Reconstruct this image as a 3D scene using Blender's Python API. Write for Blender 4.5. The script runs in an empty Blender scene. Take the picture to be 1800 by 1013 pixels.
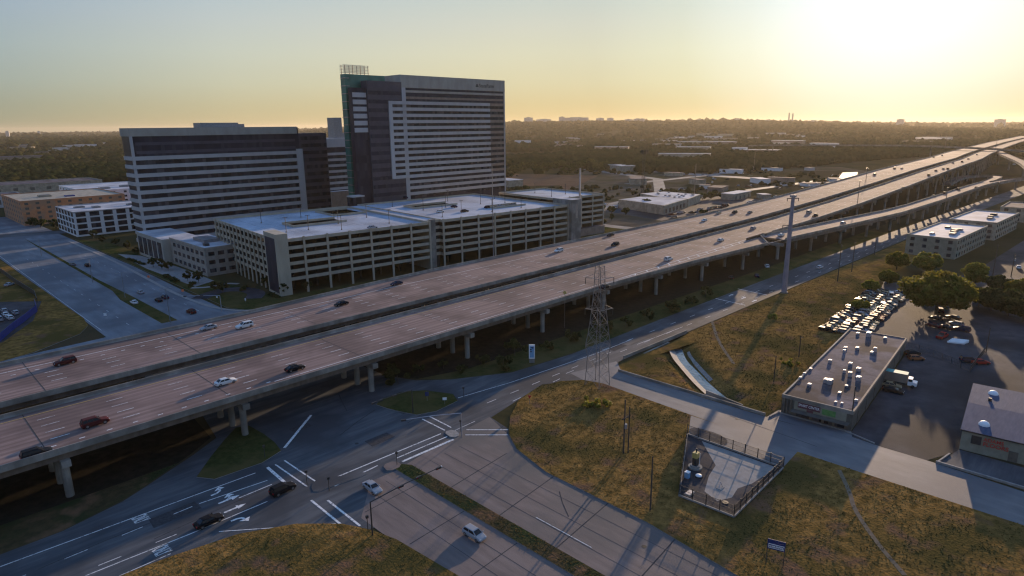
import bpy, bmesh, math, random
import numpy as np
from mathutils import Vector, Matrix
random.seed(7); RNG = np.random.default_rng(11)
SC = bpy.context.scene
COL = SC.collection
R = math.radians

# ------------------------------------------------------------------ camera
# world frame: +x runs along the freeway (away, to the right), +y across it (to the back left), z up
CAM_H = 66.0; CAM_F = 1130.0; AZ = R(44.3); PITCH = math.atan(285.98/CAM_F); ROLL = -0.0105
cam_d = bpy.data.cameras.new("camera"); cam = bpy.data.objects.new("camera", cam_d); COL.objects.link(cam)
cam_d.sensor_width = 36.0; cam_d.lens = CAM_F/1800*36; cam_d.clip_start = 1.0; cam_d.clip_end = 60000
_fh = Vector((math.cos(AZ), math.sin(AZ), 0)); _rh = Vector((math.sin(AZ), -math.cos(AZ), 0)); _z = Vector((0, 0, 1))
_F = _fh*math.cos(PITCH) - _z*math.sin(PITCH); _u0 = _fh*math.sin(PITCH) + _z*math.cos(PITCH)
_c, _s = math.cos(ROLL), math.sin(ROLL)
_Rt = _c*_rh + _s*_u0; _Up = -_s*_rh + _c*_u0
cam.matrix_world = Matrix(((_Rt.x, _Up.x, -_F.x, 0), (_Rt.y, _Up.y, -_F.y, 0), (_Rt.z, _Up.z, -_F.z, CAM_H), (0, 0, 0, 1)))
SC.camera = cam

def at(px, py, z=0.0):
    """world point on the level z for a survey sight taken in the photograph"""
    d = _F + (px-900)/CAM_F*_Rt - (py-506.5)/CAM_F*_Up
    t = (z-CAM_H)/d.z
    return d.x*t, d.y*t
def zat(x, y, py):
    """height above (x, y) of a sight at photograph row py"""
    lo, hi = -20., 300.
    for _ in range(50):
        m = (lo+hi)/2; v = Vector((x, y, m-CAM_H))
        if 506.5 - CAM_F*v.dot(_Up)/v.dot(_F) > py: lo = m
        else: hi = m
    return lo

# ------------------------------------------------------------------ sky, sun, exposure
SUN_EL = R(7.6); SUN_AZ = R(14.8)          # SUN_AZ measured from +x towards +y
w = bpy.data.worlds.new("World"); SC.world = w; w.use_nodes = True
nt = w.node_tree; nt.nodes.clear()
sky = nt.nodes.new("ShaderNodeTexSky"); sky.sky_type = 'NISHITA'; sky.sun_disc = False
sky.sun_elevation = SUN_EL; sky.sun_rotation = R(90) - SUN_AZ
sky.altitude = 100; sky.air_density = 1.4; sky.dust_density = 2.0; sky.ozone_density = 2.0
# the sky away from the sun: peach band over the horizon, blue above
N = nt.nodes.new; K = nt.links.new
def vmath(op, a, b=None):
    n = N("ShaderNodeVectorMath"); n.operation = op; K(a, n.inputs[0])
    if b is not None:
        if isinstance(b, tuple): n.inputs[1].default_value = b
        else: K(b, n.inputs[1])
    return n
def fmath(op, a, b=None):
    n = N("ShaderNodeMath"); n.operation = op
    for k, v in enumerate((a, b)):
        if v is None: continue
        if isinstance(v, (int, float)): n.inputs[k].default_value = v
        else: K(v, n.inputs[k])
    return n.outputs[0]
tc = N("ShaderNodeTexCoord"); nrm = vmath('NORMALIZE', tc.outputs["Generated"]); sep = N("ShaderNodeSeparateXYZ"); K(nrm.outputs[0], sep.inputs[0])
SUNDIR = (math.cos(SUN_EL)*math.cos(SUN_AZ), math.cos(SUN_EL)*math.sin(SUN_AZ), math.sin(SUN_EL))
dot = vmath('DOT_PRODUCT', nrm.outputs[0], SUNDIR).outputs["Value"]
def colours(fac, stops):
    n = N("ShaderNodeValToRGB"); K(fac, n.inputs[0]); e = n.color_ramp.elements
    e[0].position, e[0].color = stops[0][0], (*stops[0][1], 1); e[1].position, e[1].color = stops[-1][0], (*stops[-1][1], 1)
    for pos, c in stops[1:-1]: q = e.new(pos); q.color = (*c, 1)
    return n.outputs[0]
up = colours(sep.outputs[2], [(0, (.56, .42, .19)), (.03, (.56, .465, .25)), (.06, (.575, .525, .335)), (.10, (.57, .555, .41)), (.14, (.525, .535, .455)), (.19, (.44, .50, .48)), (.30, (.28, .43, .60)), (.5, (.26, .40, .57)), (1, (.26, .38, .58))])
side = colours(fmath('MULTIPLY', fmath('ADD', dot, 1.0), .5), [(0, (.50, .58, .78)), (.67, (.43, .57, .84)), (.81, (.80, .87, 1.0)), (.94, (1, 1, 1)), (1, (1, 1, 1))])
core = colours(dot, [(0, (0, 0, 0)), (.925, (0, 0, 0)), (.965, (.06, .07, .05)), (.985, (.15, .17, .17)), (.996, (.24, .27, .31)), (1, (.30, .33, .38))])
base = vmath('SCALE', vmath('MULTIPLY', up, side).outputs[0]); base.inputs["Scale"].default_value = .89
mul = vmath('SCALE', sky.outputs[0]); mul.inputs["Scale"].default_value = .00012
tot = vmath('ADD', vmath('ADD', base.outputs[0], core).outputs[0], mul.outputs[0])
bg = nt.nodes.new("ShaderNodeBackground"); bg.inputs[1].default_value = 1.0
wo = nt.nodes.new("ShaderNodeOutputWorld")
K(tot.outputs[0], bg.inputs[0]); K(bg.outputs[0], wo.inputs[0])
sun_d = bpy.data.lights.new("sun", 'SUN'); sun_d.energy = 5.0; sun_d.angle = R(0.6); sun_d.color = (1.0, 0.71, 0.45)
sun = bpy.data.objects.new("sun", sun_d); COL.objects.link(sun)
_sd = Vector((math.cos(SUN_EL)*math.cos(SUN_AZ), math.cos(SUN_EL)*math.sin(SUN_AZ), math.sin(SUN_EL)))
sun.rotation_euler = _sd.to_track_quat('Z', 'Y').to_euler()
SC.view_settings.view_transform = 'Standard'; SC.view_settings.look = 'None'
SC.view_settings.exposure = 0.5; SC.view_settings.gamma = 1.0
SC.render.engine = 'CYCLES'
SC.cycles.use_denoising = True; SC.cycles.max_bounces = 6; SC.cycles.diffuse_bounces = 3
SC.cycles.glossy_bounces = 3; SC.cycles.transparent_max_bounces = 8; SC.cycles.volume_bounces = 0
SC.cycles.use_adaptive_sampling = True; SC.cycles.filter_width = 1.25

# ------------------------------------------------------------------ materials
def srgb(c):
    if isinstance(c, str):
        c = tuple(int(c[i:i+2], 16)/255 for i in (0, 2, 4))
        return tuple((v/12.92 if v <= .04045 else ((v+.055)/1.055)**2.4) for v in c)
    return c
MATS = {}
def mat(name, c1, c2=None, rough=.8, scale=1.0, metal=0.0, spec=.5, c3=None, scale2=None, bump=0.0, bscale=None,
        stretch=None, coat=0.0, detail=5, lo=.35, hi=.65, emit=None, coords='pos'):
    m = bpy.data.materials.new(name); m.use_nodes = True
    n = m.node_tree.nodes; l = m.node_tree.links
    b = n["Principled BSDF"]; b.inputs["Roughness"].default_value = rough; b.inputs["Metallic"].default_value = metal
    b.inputs["Specular IOR Level"].default_value = spec
    if coat: b.inputs["Coat Weight"].default_value = coat; b.inputs["Coat Roughness"].default_value = .06
    c1 = srgb(c1)
    if emit: b.inputs["Emission Color"].default_value = (*srgb(emit[0]), 1); b.inputs["Emission Strength"].default_value = emit[1]
    if c2 is None and not bump:
        b.inputs["Base Color"].default_value = (*c1, 1); MATS[name] = m; return m
    if coords == 'pos':
        g = n.new("ShaderNodeNewGeometry"); src = g.outputs["Position"]
    else:
        g = n.new("ShaderNodeTexCoord"); src = g.outputs["Object"]
    if stretch:
        mp = n.new("ShaderNodeMapping"); mp.inputs["Scale"].default_value = stretch; l.new(src, mp.inputs[0]); src2 = mp.outputs[0]
    else: src2 = src
    c2 = srgb(c2) if c2 is not None else c1
    t = n.new("ShaderNodeTexNoise"); t.inputs["Scale"].default_value = scale; t.inputs["Detail"].default_value = detail
    t.inputs["Roughness"].default_value = .62; l.new(src2, t.inputs["Vector"])
    rp = n.new("ShaderNodeValToRGB"); rp.color_ramp.elements[0].position = lo; rp.color_ramp.elements[1].position = hi
    rp.color_ramp.elements[0].color = (*c1, 1); rp.color_ramp.elements[1].color = (*c2, 1)
    l.new(t.outputs["Fac"], rp.inputs[0]); out = rp.outputs[0]
    if c3 is not None:
        t2 = n.new("ShaderNodeTexNoise"); t2.inputs["Scale"].default_value = scale2 or scale*.2; t2.inputs["Detail"].default_value = 4
        l.new(src, t2.inputs["Vector"])
        r2 = n.new("ShaderNodeValToRGB"); r2.color_ramp.elements[0].position = .45; r2.color_ramp.elements[1].position = .6
        l.new(t2.outputs["Fac"], r2.inputs[0])
        mx = n.new("ShaderNodeMixRGB"); l.new(r2.outputs[0], mx.inputs[0]); l.new(out, mx.inputs[1])
        mx.inputs[2].default_value = (*srgb(c3), 1); out = mx.outputs[0]
    l.new(out, b.inputs["Base Color"])
    if bump:
        tb = n.new("ShaderNodeTexNoise"); tb.inputs["Scale"].default_value = bscale or scale*4; tb.inputs["Detail"].default_value = 4
        l.new(src, tb.inputs["Vector"])
        bp = n.new("ShaderNodeBump"); bp.inputs["Strength"].default_value = bump; bp.inputs["Distance"].default_value = .3
        l.new(tb.outputs["Fac"], bp.inputs["Height"]); l.new(bp.outputs[0], b.inputs["Normal"])
    if name.startswith('leaf'):                       # light passing through thin leaves
        tr = n.new("ShaderNodeBsdfTranslucent"); l.new(out, tr.inputs["Color"]); ms = n.new("ShaderNodeMixShader"); ms.inputs[0].default_value = .5
        l.new(b.outputs[0], ms.inputs[1]); l.new(tr.outputs[0], ms.inputs[2]); l.new(ms.outputs[0], n["Material Output"].inputs["Surface"])
    if name in ('glass', 'glass_dark'):               # panes differ at random
        sn = n.new("ShaderNodeVectorMath"); sn.operation = 'SNAP'; sn.inputs[1].default_value = (1.9, 1.9, 4.5); l.new(src, sn.inputs[0])
        wn = n.new("ShaderNodeTexWhiteNoise"); wn.noise_dimensions = '3D'; l.new(sn.outputs[0], wn.inputs["Vector"])
        rw = n.new("ShaderNodeValToRGB"); q = rw.color_ramp.elements; q[0].position = .55; q[0].color = (0, 0, 0, 1); q[1].position = 1; q[1].color = (1, 1, 1, 1); l.new(wn.outputs["Value"], rw.inputs[0])
        mw = n.new("ShaderNodeMixRGB"); l.new(rw.outputs[0], mw.inputs[0]); l.new(out, mw.inputs[1]); mw.inputs[2].default_value = (.085, .078, .085, 1) if name == 'glass' else (.05, .046, .058, 1)
        l.new(mw.outputs[0], b.inputs["Base Color"])
    if name == 'deck_concrete':                       # wheel tracks worn dark, two to a lane
        sp = n.new("ShaderNodeSeparateXYZ"); l.new(src, sp.inputs[0])
        def mm(op, a, bb):
            q = n.new("ShaderNodeMath"); q.operation = op; l.new(a, q.inputs[0])
            if isinstance(bb, (int, float)): q.inputs[1].default_value = bb
            else: l.new(bb, q.inputs[1])
            return q.outputs[0]
        wv = mm('ADD', mm('MULTIPLY', mm('SINE', mm('MULTIPLY', mm('SUBTRACT', sp.outputs[1], 135.35), 3.222), 0), .5), .5)
        fade = mm('MULTIPLY', mm('MULTIPLY', wv, t.outputs["Fac"]), .62)
        md = n.new("ShaderNodeMixRGB"); md.blend_type = 'MULTIPLY'; l.new(fade, md.inputs[0]); l.new(out, md.inputs[1]); md.inputs[2].default_value = (.42, .40, .42, 1); l.new(md.outputs[0], b.inputs["Base Color"])
    if name in ('dry_grass', 'verge'):                # bare soil showing through
        t3 = n.new("ShaderNodeTexNoise"); t3.inputs["Scale"].default_value = .16; t3.inputs["Detail"].default_value = 6; l.new(src, t3.inputs["Vector"])
        r3 = n.new("ShaderNodeValToRGB"); r3.color_ramp.elements[0].position = .55; r3.color_ramp.elements[1].position = .68; l.new(t3.outputs["Fac"], r3.inputs[0])
        m3 = n.new("ShaderNodeMixRGB"); l.new(r3.outputs[0], m3.inputs[0]); l.new(out, m3.inputs[1]); m3.inputs[2].default_value = (.155, .088, .050, 1); l.new(m3.outputs[0], b.inputs["Base Color"])
    MATS[name] = m; return m

M = {}
def dm(k, *a, **kw): M[k] = mat(k, *a, **kw)
dm('dry_grass', (.105,.066,.020), (.300,.168,.052), rough=.95, scale=.55, c3=(.092,.068,.022), scale2=.060, bump=.7, bscale=2.2, spec=0.0)
dm('field', (.035,.036,.017), (.070,.056,.026), rough=.95, scale=.02, c3=(.075,.056,.034), scale2=.006, bump=.4, bscale=.4, spec=0.0)
dm('green_grass', (.030,.040,.012), (.062,.064,.022), rough=.95, scale=.7, c3=(.085,.070,.028), scale2=.09, bump=.6, bscale=2.5, spec=0.0)
dm('soil_deck_shade', (.018,.017,.012), (.034,.028,.020), rough=.95, scale=.5, spec=0.0)  # soil colour darkened to paint in the shade below the decks
dm('verge', (.045,.040,.020), (.085,.060,.030), rough=.95, scale=.6, c3=(.035,.045,.018), scale2=.1, bump=.7, bscale=2.0, spec=0.0)
dm('dirt', (.075,.064,.048), (.140,.115,.086), rough=.95, scale=.05, c3=(.070,.062,.034), scale2=.02, bump=.3, bscale=.5, spec=0.0)
dm('rust_dirt', (.12,.078,.052), (.16,.105,.07), rough=.95, scale=.08, spec=0.0)
dm('trail', (.16,.125,.085), (.22,.17,.12), rough=.95, scale=1.5, spec=0.0)
dm('asphalt', (.060,.068,.078), (.105,.112,.120), rough=.85, scale=.45, c3=(.048,.053,.060), scale2=.06, bump=.15, bscale=14, stretch=(.12,1,1), spec=.12, lo=.40, hi=.60)
dm('asphalt_cross', (.120,.094,.088), (.185,.146,.134), rough=.85, scale=.5, c3=(.090,.085,.085), scale2=.04, bump=.15, bscale=10, stretch=(1,.15,1), spec=.4)
dm('lot_asphalt', (.046,.045,.052), (.078,.075,.082), rough=.85, scale=.25, c3=(.028,.028,.032), scale2=.035, bump=.15, bscale=9, spec=.08)
dm('concrete_road', (.13,.13,.135), (.19,.185,.185), rough=.72, scale=.4, c3=(.11,.11,.12), scale2=.05, bump=.1, bscale=8, stretch=(1,.3,1), spec=.2)
dm('deck_concrete', (.19,.128,.112), (.33,.235,.205), rough=.9, scale=.8, c3=(.165,.115,.102), scale2=.07, bump=.08, bscale=9, stretch=(.03,1.1,1), spec=.15)
dm('concrete', (.21,.195,.17), (.31,.285,.25), rough=.85, scale=.6, c3=(.16,.145,.125), scale2=.15, stretch=(1,1,.3), spec=.3)
dm('kerb', (.20,.19,.175), (.30,.28,.26), rough=.85, scale=1.2, spec=.3)
dm('sidewalk', (.22,.205,.19), (.30,.28,.26), rough=.85, scale=.8, spec=.3)
dm('beam', (.12,.095,.075), (.20,.16,.13), rough=.9, scale=.5, stretch=(1,1,.25), spec=.2)
dm('paint', (.17,.17,.175), (.70,.70,.68), rough=.8, scale=2.2, lo=.34, hi=.50, spec=.1)
dm('paint_yellow', (.45,.30,.06), (.62,.43,.10), rough=.7, scale=1.6)
dm('joint', (.025,.022,.02))
dm('skid', (.040,.041,.045), (.066,.066,.070), rough=.95, scale=2, spec=.04)
dm('asphalt_pale', (.135,.148,.165), (.205,.218,.235), rough=.9, scale=.3, c3=(.115,.125,.140), scale2=.04, bump=.12, bscale=10, stretch=(1,.15,1), spec=.1)
dm('beige', (.33,.29,.24), (.40,.36,.30), rough=.8, scale=.25, stretch=(1,1,.4), spec=.3)
dm('panel_grey', (.40,.37,.355), (.48,.45,.43), rough=.7, scale=.15, stretch=(1,1,.3), spec=.35)
dm('garage_panel', (.36,.305,.225), (.45,.385,.29), rough=.85, scale=.25, stretch=(1,1,.3), spec=.3)
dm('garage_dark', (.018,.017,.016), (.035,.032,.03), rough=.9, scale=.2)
dm('garage_roof', (.27,.33,.41), (.42,.48,.56), rough=.8, scale=.12, c3=(.23,.265,.32), scale2=.06, spec=.5)
dm('glass', (.008,.009,.014), (.022,.023,.034), rough=.25, scale=.12, spec=.22, detail=1)
dm('glass_dark', (.020,.019,.030), (.036,.033,.050), rough=.35, scale=.10, spec=.16, detail=1)
dm('glass_green', (.025,.12,.09), (.05,.19,.145), rough=.25, scale=.15, spec=.5, detail=1)
dm('spandrel_dark', (.055,.050,.066), (.078,.070,.088), rough=.5, scale=.2, spec=.3)
dm('roof_white', (.42,.42,.44), (.56,.56,.57), rough=.8, scale=.2, c3=(.32,.33,.36), scale2=.08, spec=.08)
dm('roof_tan', (.090,.080,.095), (.165,.145,.165), rough=.9, spec=.06, scale=.35, c3=(.065,.052,.052), scale2=.10, bump=.15, bscale=3)
dm('roof_metal', (.045,.065,.115), (.075,.095,.15), rough=.9, spec=.1, scale=.3, stretch=(1,6,1))
dm('wall_white', (.60,.60,.60), (.70,.70,.69), rough=.8, scale=.3)
dm('wall_brown', (.21,.155,.12), (.30,.23,.18), rough=.85, scale=.4)
dm('wall_tan', (.30,.26,.19), (.39,.34,.26), rough=.85, scale=.5, c3=(.24,.21,.16), scale2=.3)
dm('wall_olive', (.20,.19,.14), (.27,.26,.20), rough=.85, scale=.6)
dm('wall_stone', (.26,.22,.18), (.36,.31,.26), rough=.85, scale=.5)
dm('brick_orange', (.42,.17,.075), (.52,.24,.11), rough=.85, scale=.4, c3=(.34,.20,.12), scale2=.15)
dm('shopfront', (.07,.065,.055), (.12,.11,.09), rough=.7, scale=.7)
dm('metal_grey', (.22,.22,.23), (.30,.30,.31), rough=.45, metal=.6, scale=1)
dm('galv', (.33,.32,.34), (.42,.41,.43), rough=.5, metal=.5, scale=.6)
dm('steel_mauve', (.25,.22,.26), (.31,.28,.32), rough=.55, metal=.3, scale=.5)
dm('dark_metal', (.03,.03,.032), (.05,.05,.052), rough=.5, metal=.3, scale=2)
dm('lattice', (.20,.185,.18), (.28,.26,.25), rough=.55, metal=.5, scale=1)
dm('wood', (.045,.035,.028), (.085,.066,.05), rough=.9, scale=3, stretch=(1,1,.1))
dm('white', (.75,.75,.75), (.80,.80,.79), rough=.5, scale=2)
dm('yellow', (.40,.30,.09), (.46,.35,.11), rough=.6, scale=2)
dm('red_sign', (.45,.03,.025), (.5,.05,.04), rough=.5, scale=2)
dm('orange_sign', (.75,.16,.05), (.8,.22,.08), rough=.5, scale=2)
dm('blue_sign', (.012,.028,.12), (.02,.04,.15), rough=.4, scale=2)
dm('sky_panel', (.12,.30,.52), (.18,.38,.58), rough=.4, scale=.8)
dm('blue_tarp', (.01,.022,.17), (.02,.04,.25), rough=.6, scale=1.5)
dm('green_banner', (.06,.20,.05), (.12,.28,.08), rough=.6, scale=1.5)
dm('maroon', (.10,.03,.04), (.14,.045,.055), rough=.6, scale=1.5)
dm('green_roof', (.10,.26,.16), (.14,.32,.20), rough=.6, scale=.3)
dm('tyre', (.012,.012,.012)); dm('rim', (.30,.30,.31), rough=.35, metal=.8)
dm('car_glass', (.012,.014,.018), rough=.18, spec=.3); dm('lamp_red', (.35,.01,.01), rough=.25); dm('lamp_clear', (.75,.75,.72), rough=.15)
dm('bark', (.055,.042,.032), (.095,.075,.055), rough=.95, scale=2)
dm('leaf', (.10,.11,.017), (.24,.21,.034), rough=.7, scale=.45, c3=(.160,.125,.024), scale2=.25, spec=.1)
dm('leaf_dark', (.030,.040,.011), (.080,.084,.022), rough=.75, scale=.4, spec=.2)
dm('leaf_olive', (.14,.15,.022), (.28,.25,.042), rough=.7, scale=.5, spec=.25)
dm('forest', (.010,.018,.006), (.030,.035,.011), rough=.95, scale=.03, c3=(.042,.036,.014), scale2=.006, spec=0.0)
dm('tuft', (.11,.070,.022), (.29,.170,.052), rough=.95, scale=.35, c3=(.075,.066,.022), scale2=.06, spec=0.0)
dm('water', (.10,.12,.13), (.22,.24,.25), rough=.12, scale=.8, stretch=(1,.4,1), spec=.8)
dm('riprap', (.20,.185,.165), (.31,.285,.26), rough=.9, scale=.9, bump=.6, bscale=2)
PAINTS = {'white': (.60,.60,.59), 'silver': (.30,.31,.33), 'grey': (.14,.145,.15), 'black': (.010,.010,.012), 'navy': (.012,.018,.045),
          'red': (.30,.025,.02), 'maroon': (.075,.016,.016), 'beige': (.38,.32,.23), 'blue': (.03,.08,.22), 'teal': (.10,.32,.30), 'rust': (.26,.10,.045), 'tan': (.30,.22,.12)}
for _k, _v in PAINTS.items():
    dm('paint_'+_k+'_car', _v, rough=.55, metal=0, coat=.03, spec=.06)

# ------------------------------------------------------------------ mesh helpers
class MB:
    def __init__(s): s.v = []; s.f = []; s.m = []; s.mats = []; s.smooth = False
    def mi(s, m):
        if m not in s.mats: s.mats.append(m)
        return s.mats.index(m)
    def face(s, pts, m):
        b = len(s.v); s.v += [tuple(p) for p in pts]; s.f.append(tuple(range(b, b+len(pts)))); s.m.append(s.mi(m))
    def box(s, x0, x1, y0, y1, z0, z1, m, top=None, skip=''):
        b = len(s.v)
        s.v += [(x0,y0,z0),(x1,y0,z0),(x1,y1,z0),(x0,y1,z0),(x0,y0,z1),(x1,y0,z1),(x1,y1,z1),(x0,y1,z1)]
        for key, q in (('b',(0,3,2,1)),('t',(4,5,6,7)),('f',(0,1,5,4)),('r',(1,2,6,5)),('k',(2,3,7,6)),('l',(3,0,4,7))):
            if key in skip: continue
            s.f.append(tuple(b+i for i in q)); s.m.append(s.mi(top if (key == 't' and top) else m))
    def obox(s, p, ux, hx, hy, z0, z1, m, top=None):
        """box centred at p=(x,y), its long axis along angle ux"""
        c, si = math.cos(ux), math.sin(ux); b = len(s.v)
        for z in (z0, z1):
            for dx, dy in ((-hx,-hy),(hx,-hy),(hx,hy),(-hx,hy)): s.v.append((p[0]+dx*c-dy*si, p[1]+dx*si+dy*c, z))
        for k, q in enumerate(((0,3,2,1),(4,5,6,7),(0,1,5,4),(1,2,6,5),(2,3,7,6),(3,0,4,7))):
            s.f.append(tuple(b+i for i in q)); s.m.append(s.mi(top if (k == 1 and top) else m))
    def prism(s, poly, z0, z1, m, top=None, bottom=False):
        a = sum(poly[i][0]*poly[(i+1) % len(poly)][1]-poly[(i+1) % len(poly)][0]*poly[i][1] for i in range(len(poly)))
        if a < 0: poly = poly[::-1]
        n = len(poly); b = len(s.v)
        s.v += [(p[0], p[1], z0) for p in poly] + [(p[0], p[1], z1) for p in poly]
        s.f.append(tuple(range(b+n, b+2*n))); s.m.append(s.mi(top or m))
        if bottom: s.f.append(tuple(range(b+n-1, b-1, -1))); s.m.append(s.mi(m))
        for i in range(n):
            j = (i+1) % n; s.f.append((b+i, b+j, b+n+j, b+n+i)); s.m.append(s.mi(m))
    def tube(s, pts, r, m, n=6, r2=None, cap=True):
        pts = [Vector(p) for p in pts]; b = len(s.v); k = len(pts)
        for i, p in enumerate(pts):
            d = (pts[min(i+1, k-1)]-pts[max(i-1, 0)]).normalized()
            a = d.orthogonal().normalized(); c = d.cross(a)
            rr = r if r2 is None else r+(r2-r)*i/(k-1)
            for j in range(n):
                t = 2*math.pi*j/n; q = p+a*(rr*math.cos(t))+c*(rr*math.sin(t)); s.v.append(tuple(q))
        for i in range(k-1):
            for j in range(n):
                j2 = (j+1) % n; s.f.append((b+i*n+j, b+i*n+j2, b+(i+1)*n+j2, b+(i+1)*n+j)); s.m.append(s.mi(m))
        if cap:
            s.f.append(tuple(b+j for j in range(n-1, -1, -1))); s.m.append(s.mi(m))
            s.f.append(tuple(b+(k-1)*n+j for j in range(n))); s.m.append(s.mi(m))
    def bar(s, a, b, t, m): s.tube([a, b], t, m, n=4)
    def disc(s, c, r, z, m, n=20, h=.1): s.prism([(c[0]+r*math.cos(2*math.pi*i/n), c[1]+r*math.sin(2*math.pi*i/n)) for i in range(n)], z, z+h, m)
    def dome(s, c, r, h, m, n=12, k=4):
        for i in range(k):
            t0, t1 = i/k*math.pi/2, (i+1)/k*math.pi/2
            for j in range(n):
                a0, a1 = 2*math.pi*j/n, 2*math.pi*(j+1)/n
                P = lambda t, a: (c[0]+r*math.cos(t)*math.cos(a), c[1]+r*math.cos(t)*math.sin(a), c[2]+h*math.sin(t))
                s.face([P(t0,a0), P(t0,a1), P(t1,a1), P(t1,a0)] if i < k-1 else [P(t0,a0), P(t0,a1), P(t1,a0)], m)
    def build(s, name, parent=None, kind=None):
        me = bpy.data.meshes.new(name); me.from_pydata(s.v, [], s.f)
        for m in s.mats: me.materials.append(M[m])
        me.polygons.foreach_set('material_index', s.m)
        if s.smooth: me.polygons.foreach_set('use_smooth', [True]*len(s.f))
        me.update()
        o = bpy.data.objects.new(name, me); COL.objects.link(o)
        if parent is not None: attach(o, parent)
        if kind: o['kind'] = kind
        return o
def base_matrix(p):
    m = Matrix.LocRotScale(p.location, p.rotation_euler, p.scale)
    if p.parent is not None: m = base_matrix(p.parent) @ p.matrix_parent_inverse @ m
    return m
def attach(o, p):
    """parent o (whose mesh is in world coordinates) to p without moving it"""
    o.parent = p
    if o.get('local'): return
    o.matrix_parent_inverse = base_matrix(p).inverted()
def tag(o, label, cat, group=None):
    o['label'] = label; o['category'] = cat
    if group: o['group'] = group
    return o
def thing(name, label, cat, loc=(0,0,0), rz=0.0, group=None):
    o = bpy.data.objects.new(name, None); COL.objects.link(o); o.empty_display_size = .5
    o.location = loc; o.rotation_euler = (0, 0, rz)
    return tag(o, label, cat, group)
def local(mb, name, parent):
    """a part whose mesh is given in its parent's own coordinates"""
    o = mb.build(name); o.parent = parent; return o
def copy_tree(o, parent=None):
    c = o.copy(); COL.objects.link(c)
    if parent is not None: c.parent = parent
    for ch in list(o.children): copy_tree(ch, c)
    return c
def mesh_np(name, V, Fc, mats, mi=None, smooth=False, parent=None):
    """V (n,3), Fc (m,k) index array of equal-size faces"""
    me = bpy.data.meshes.new(name); n, k = Fc.shape
    me.vertices.add(len(V)); me.vertices.foreach_set('co', np.asarray(V, dtype=np.float32).ravel())
    me.loops.add(n*k); me.loops.foreach_set('vertex_index', Fc.astype(np.int32).ravel())
    me.polygons.add(n); me.polygons.foreach_set('loop_start', np.arange(0, n*k, k, dtype=np.int32))
    me.polygons.foreach_set('loop_total', np.full(n, k, dtype=np.int32))
    for m in mats: me.materials.append(M[m])
    if mi is not None: me.polygons.foreach_set('material_index', np.asarray(mi, dtype=np.int32))
    if smooth: me.polygons.foreach_set('use_smooth', np.ones(n, dtype=bool))
    me.update(calc_edges=True); me.validate()
    o = bpy.data.objects.new(name, me); COL.objects.link(o)
    if parent is not None: o.parent = parent
    return o
def letter_mesh(name, c):
    """flat lettering from a text curve, linked as a plain mesh object"""
    tmp = bpy.data.objects.new(name, c); me = bpy.data.meshes.new_from_object(tmp); me.name = name
    bpy.data.objects.remove(tmp); bpy.data.curves.remove(c)
    o = bpy.data.objects.new(name, me); COL.objects.link(o); return o
def text(name, body, size, mat_name, M4, parent, extrude=.03, sx=1.0, align='LEFT'):
    c = bpy.data.curves.new(name, 'FONT'); c.body = body; c.size = size; c.extrude = extrude; c.align_x = align; c.align_y = 'CENTER'
    c.resolution_u = 3; c.materials.append(M[mat_name]); o = letter_mesh(name, c)
    mw = M4 @ Matrix.Diagonal((sx, 1, 1, 1)); o.parent = parent; o.matrix_parent_inverse = base_matrix(parent).inverted(); o.matrix_basis = mw
    return o
def frame(origin, xdir, ydir):
    x = Vector(xdir).normalized(); y = Vector(ydir).normalized(); z = x.cross(y)
    return Matrix(((x.x,y.x,z.x,origin[0]),(x.y,y.y,z.y,origin[1]),(x.z,y.z,z.z,origin[2]),(0,0,0,1)))
def sheet(name, poly, z, m, kind='structure', skirt=.0):
    b = MB(); a = sum(poly[i][0]*poly[(i+1) % len(poly)][1]-poly[(i+1) % len(poly)][0]*poly[i][1] for i in range(len(poly)))
    if a < 0: poly = poly[::-1]
    if skirt: b.prism(poly, z-skirt, z, 'kerb', top=m)
    else: b.face([(p[0], p[1], z) for p in poly], m)
    return b.build(name, kind=kind)
def smooth_poly(pts, it=2):
    for _ in range(it):
        q = []
        for i in range(len(pts)):
            a, b = pts[i], pts[(i+1) % len(pts)]
            q += [(a[0]*.75+b[0]*.25, a[1]*.75+b[1]*.25), (a[0]*.25+b[0]*.75, a[1]*.25+b[1]*.75)]
        pts = q
    return pts
def smooth_line(pts, it=2):
    for _ in range(it):
        q = [pts[0]]
        for a, b in zip(pts, pts[1:]):
            q += [(a[0]*.75+b[0]*.25, a[1]*.75+b[1]*.25), (a[0]*.25+b[0]*.75, a[1]*.25+b[1]*.75)]
        pts = q+[pts[-1]]
    return pts
def ribbon(mb, line, width, z, m, zf=None):
    """flat strip of constant width along a polyline"""
    n = len(line); L = []; Rr = []
    for i, p in enumerate(line):
        a, b = line[max(i-1, 0)], line[min(i+1, n-1)]
        dx, dy = b[0]-a[0], b[1]-a[1]; d = math.hypot(dx, dy) or 1
        nx, ny = -dy/d*width/2, dx/d*width/2; zz = zf(*p) if zf else z
        L.append((p[0]+nx, p[1]+ny, zz)); Rr.append((p[0]-nx, p[1]-ny, zz))
    for i in range(n-1): mb.face([Rr[i], Rr[i+1], L[i+1], L[i]], m)
def raised(mb, line, width, z0, z1, m):
    """low kerb along a polyline"""
    for a, b in zip(line, line[1:]):
        dx, dy = b[0]-a[0], b[1]-a[1]; d = math.hypot(dx, dy)
        if d < 1e-6: continue
        mb.obox(((a[0]+b[0])/2, (a[1]+b[1])/2), math.atan2(dy, dx), d/2+.02, width/2, z0, z1, m)
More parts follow.
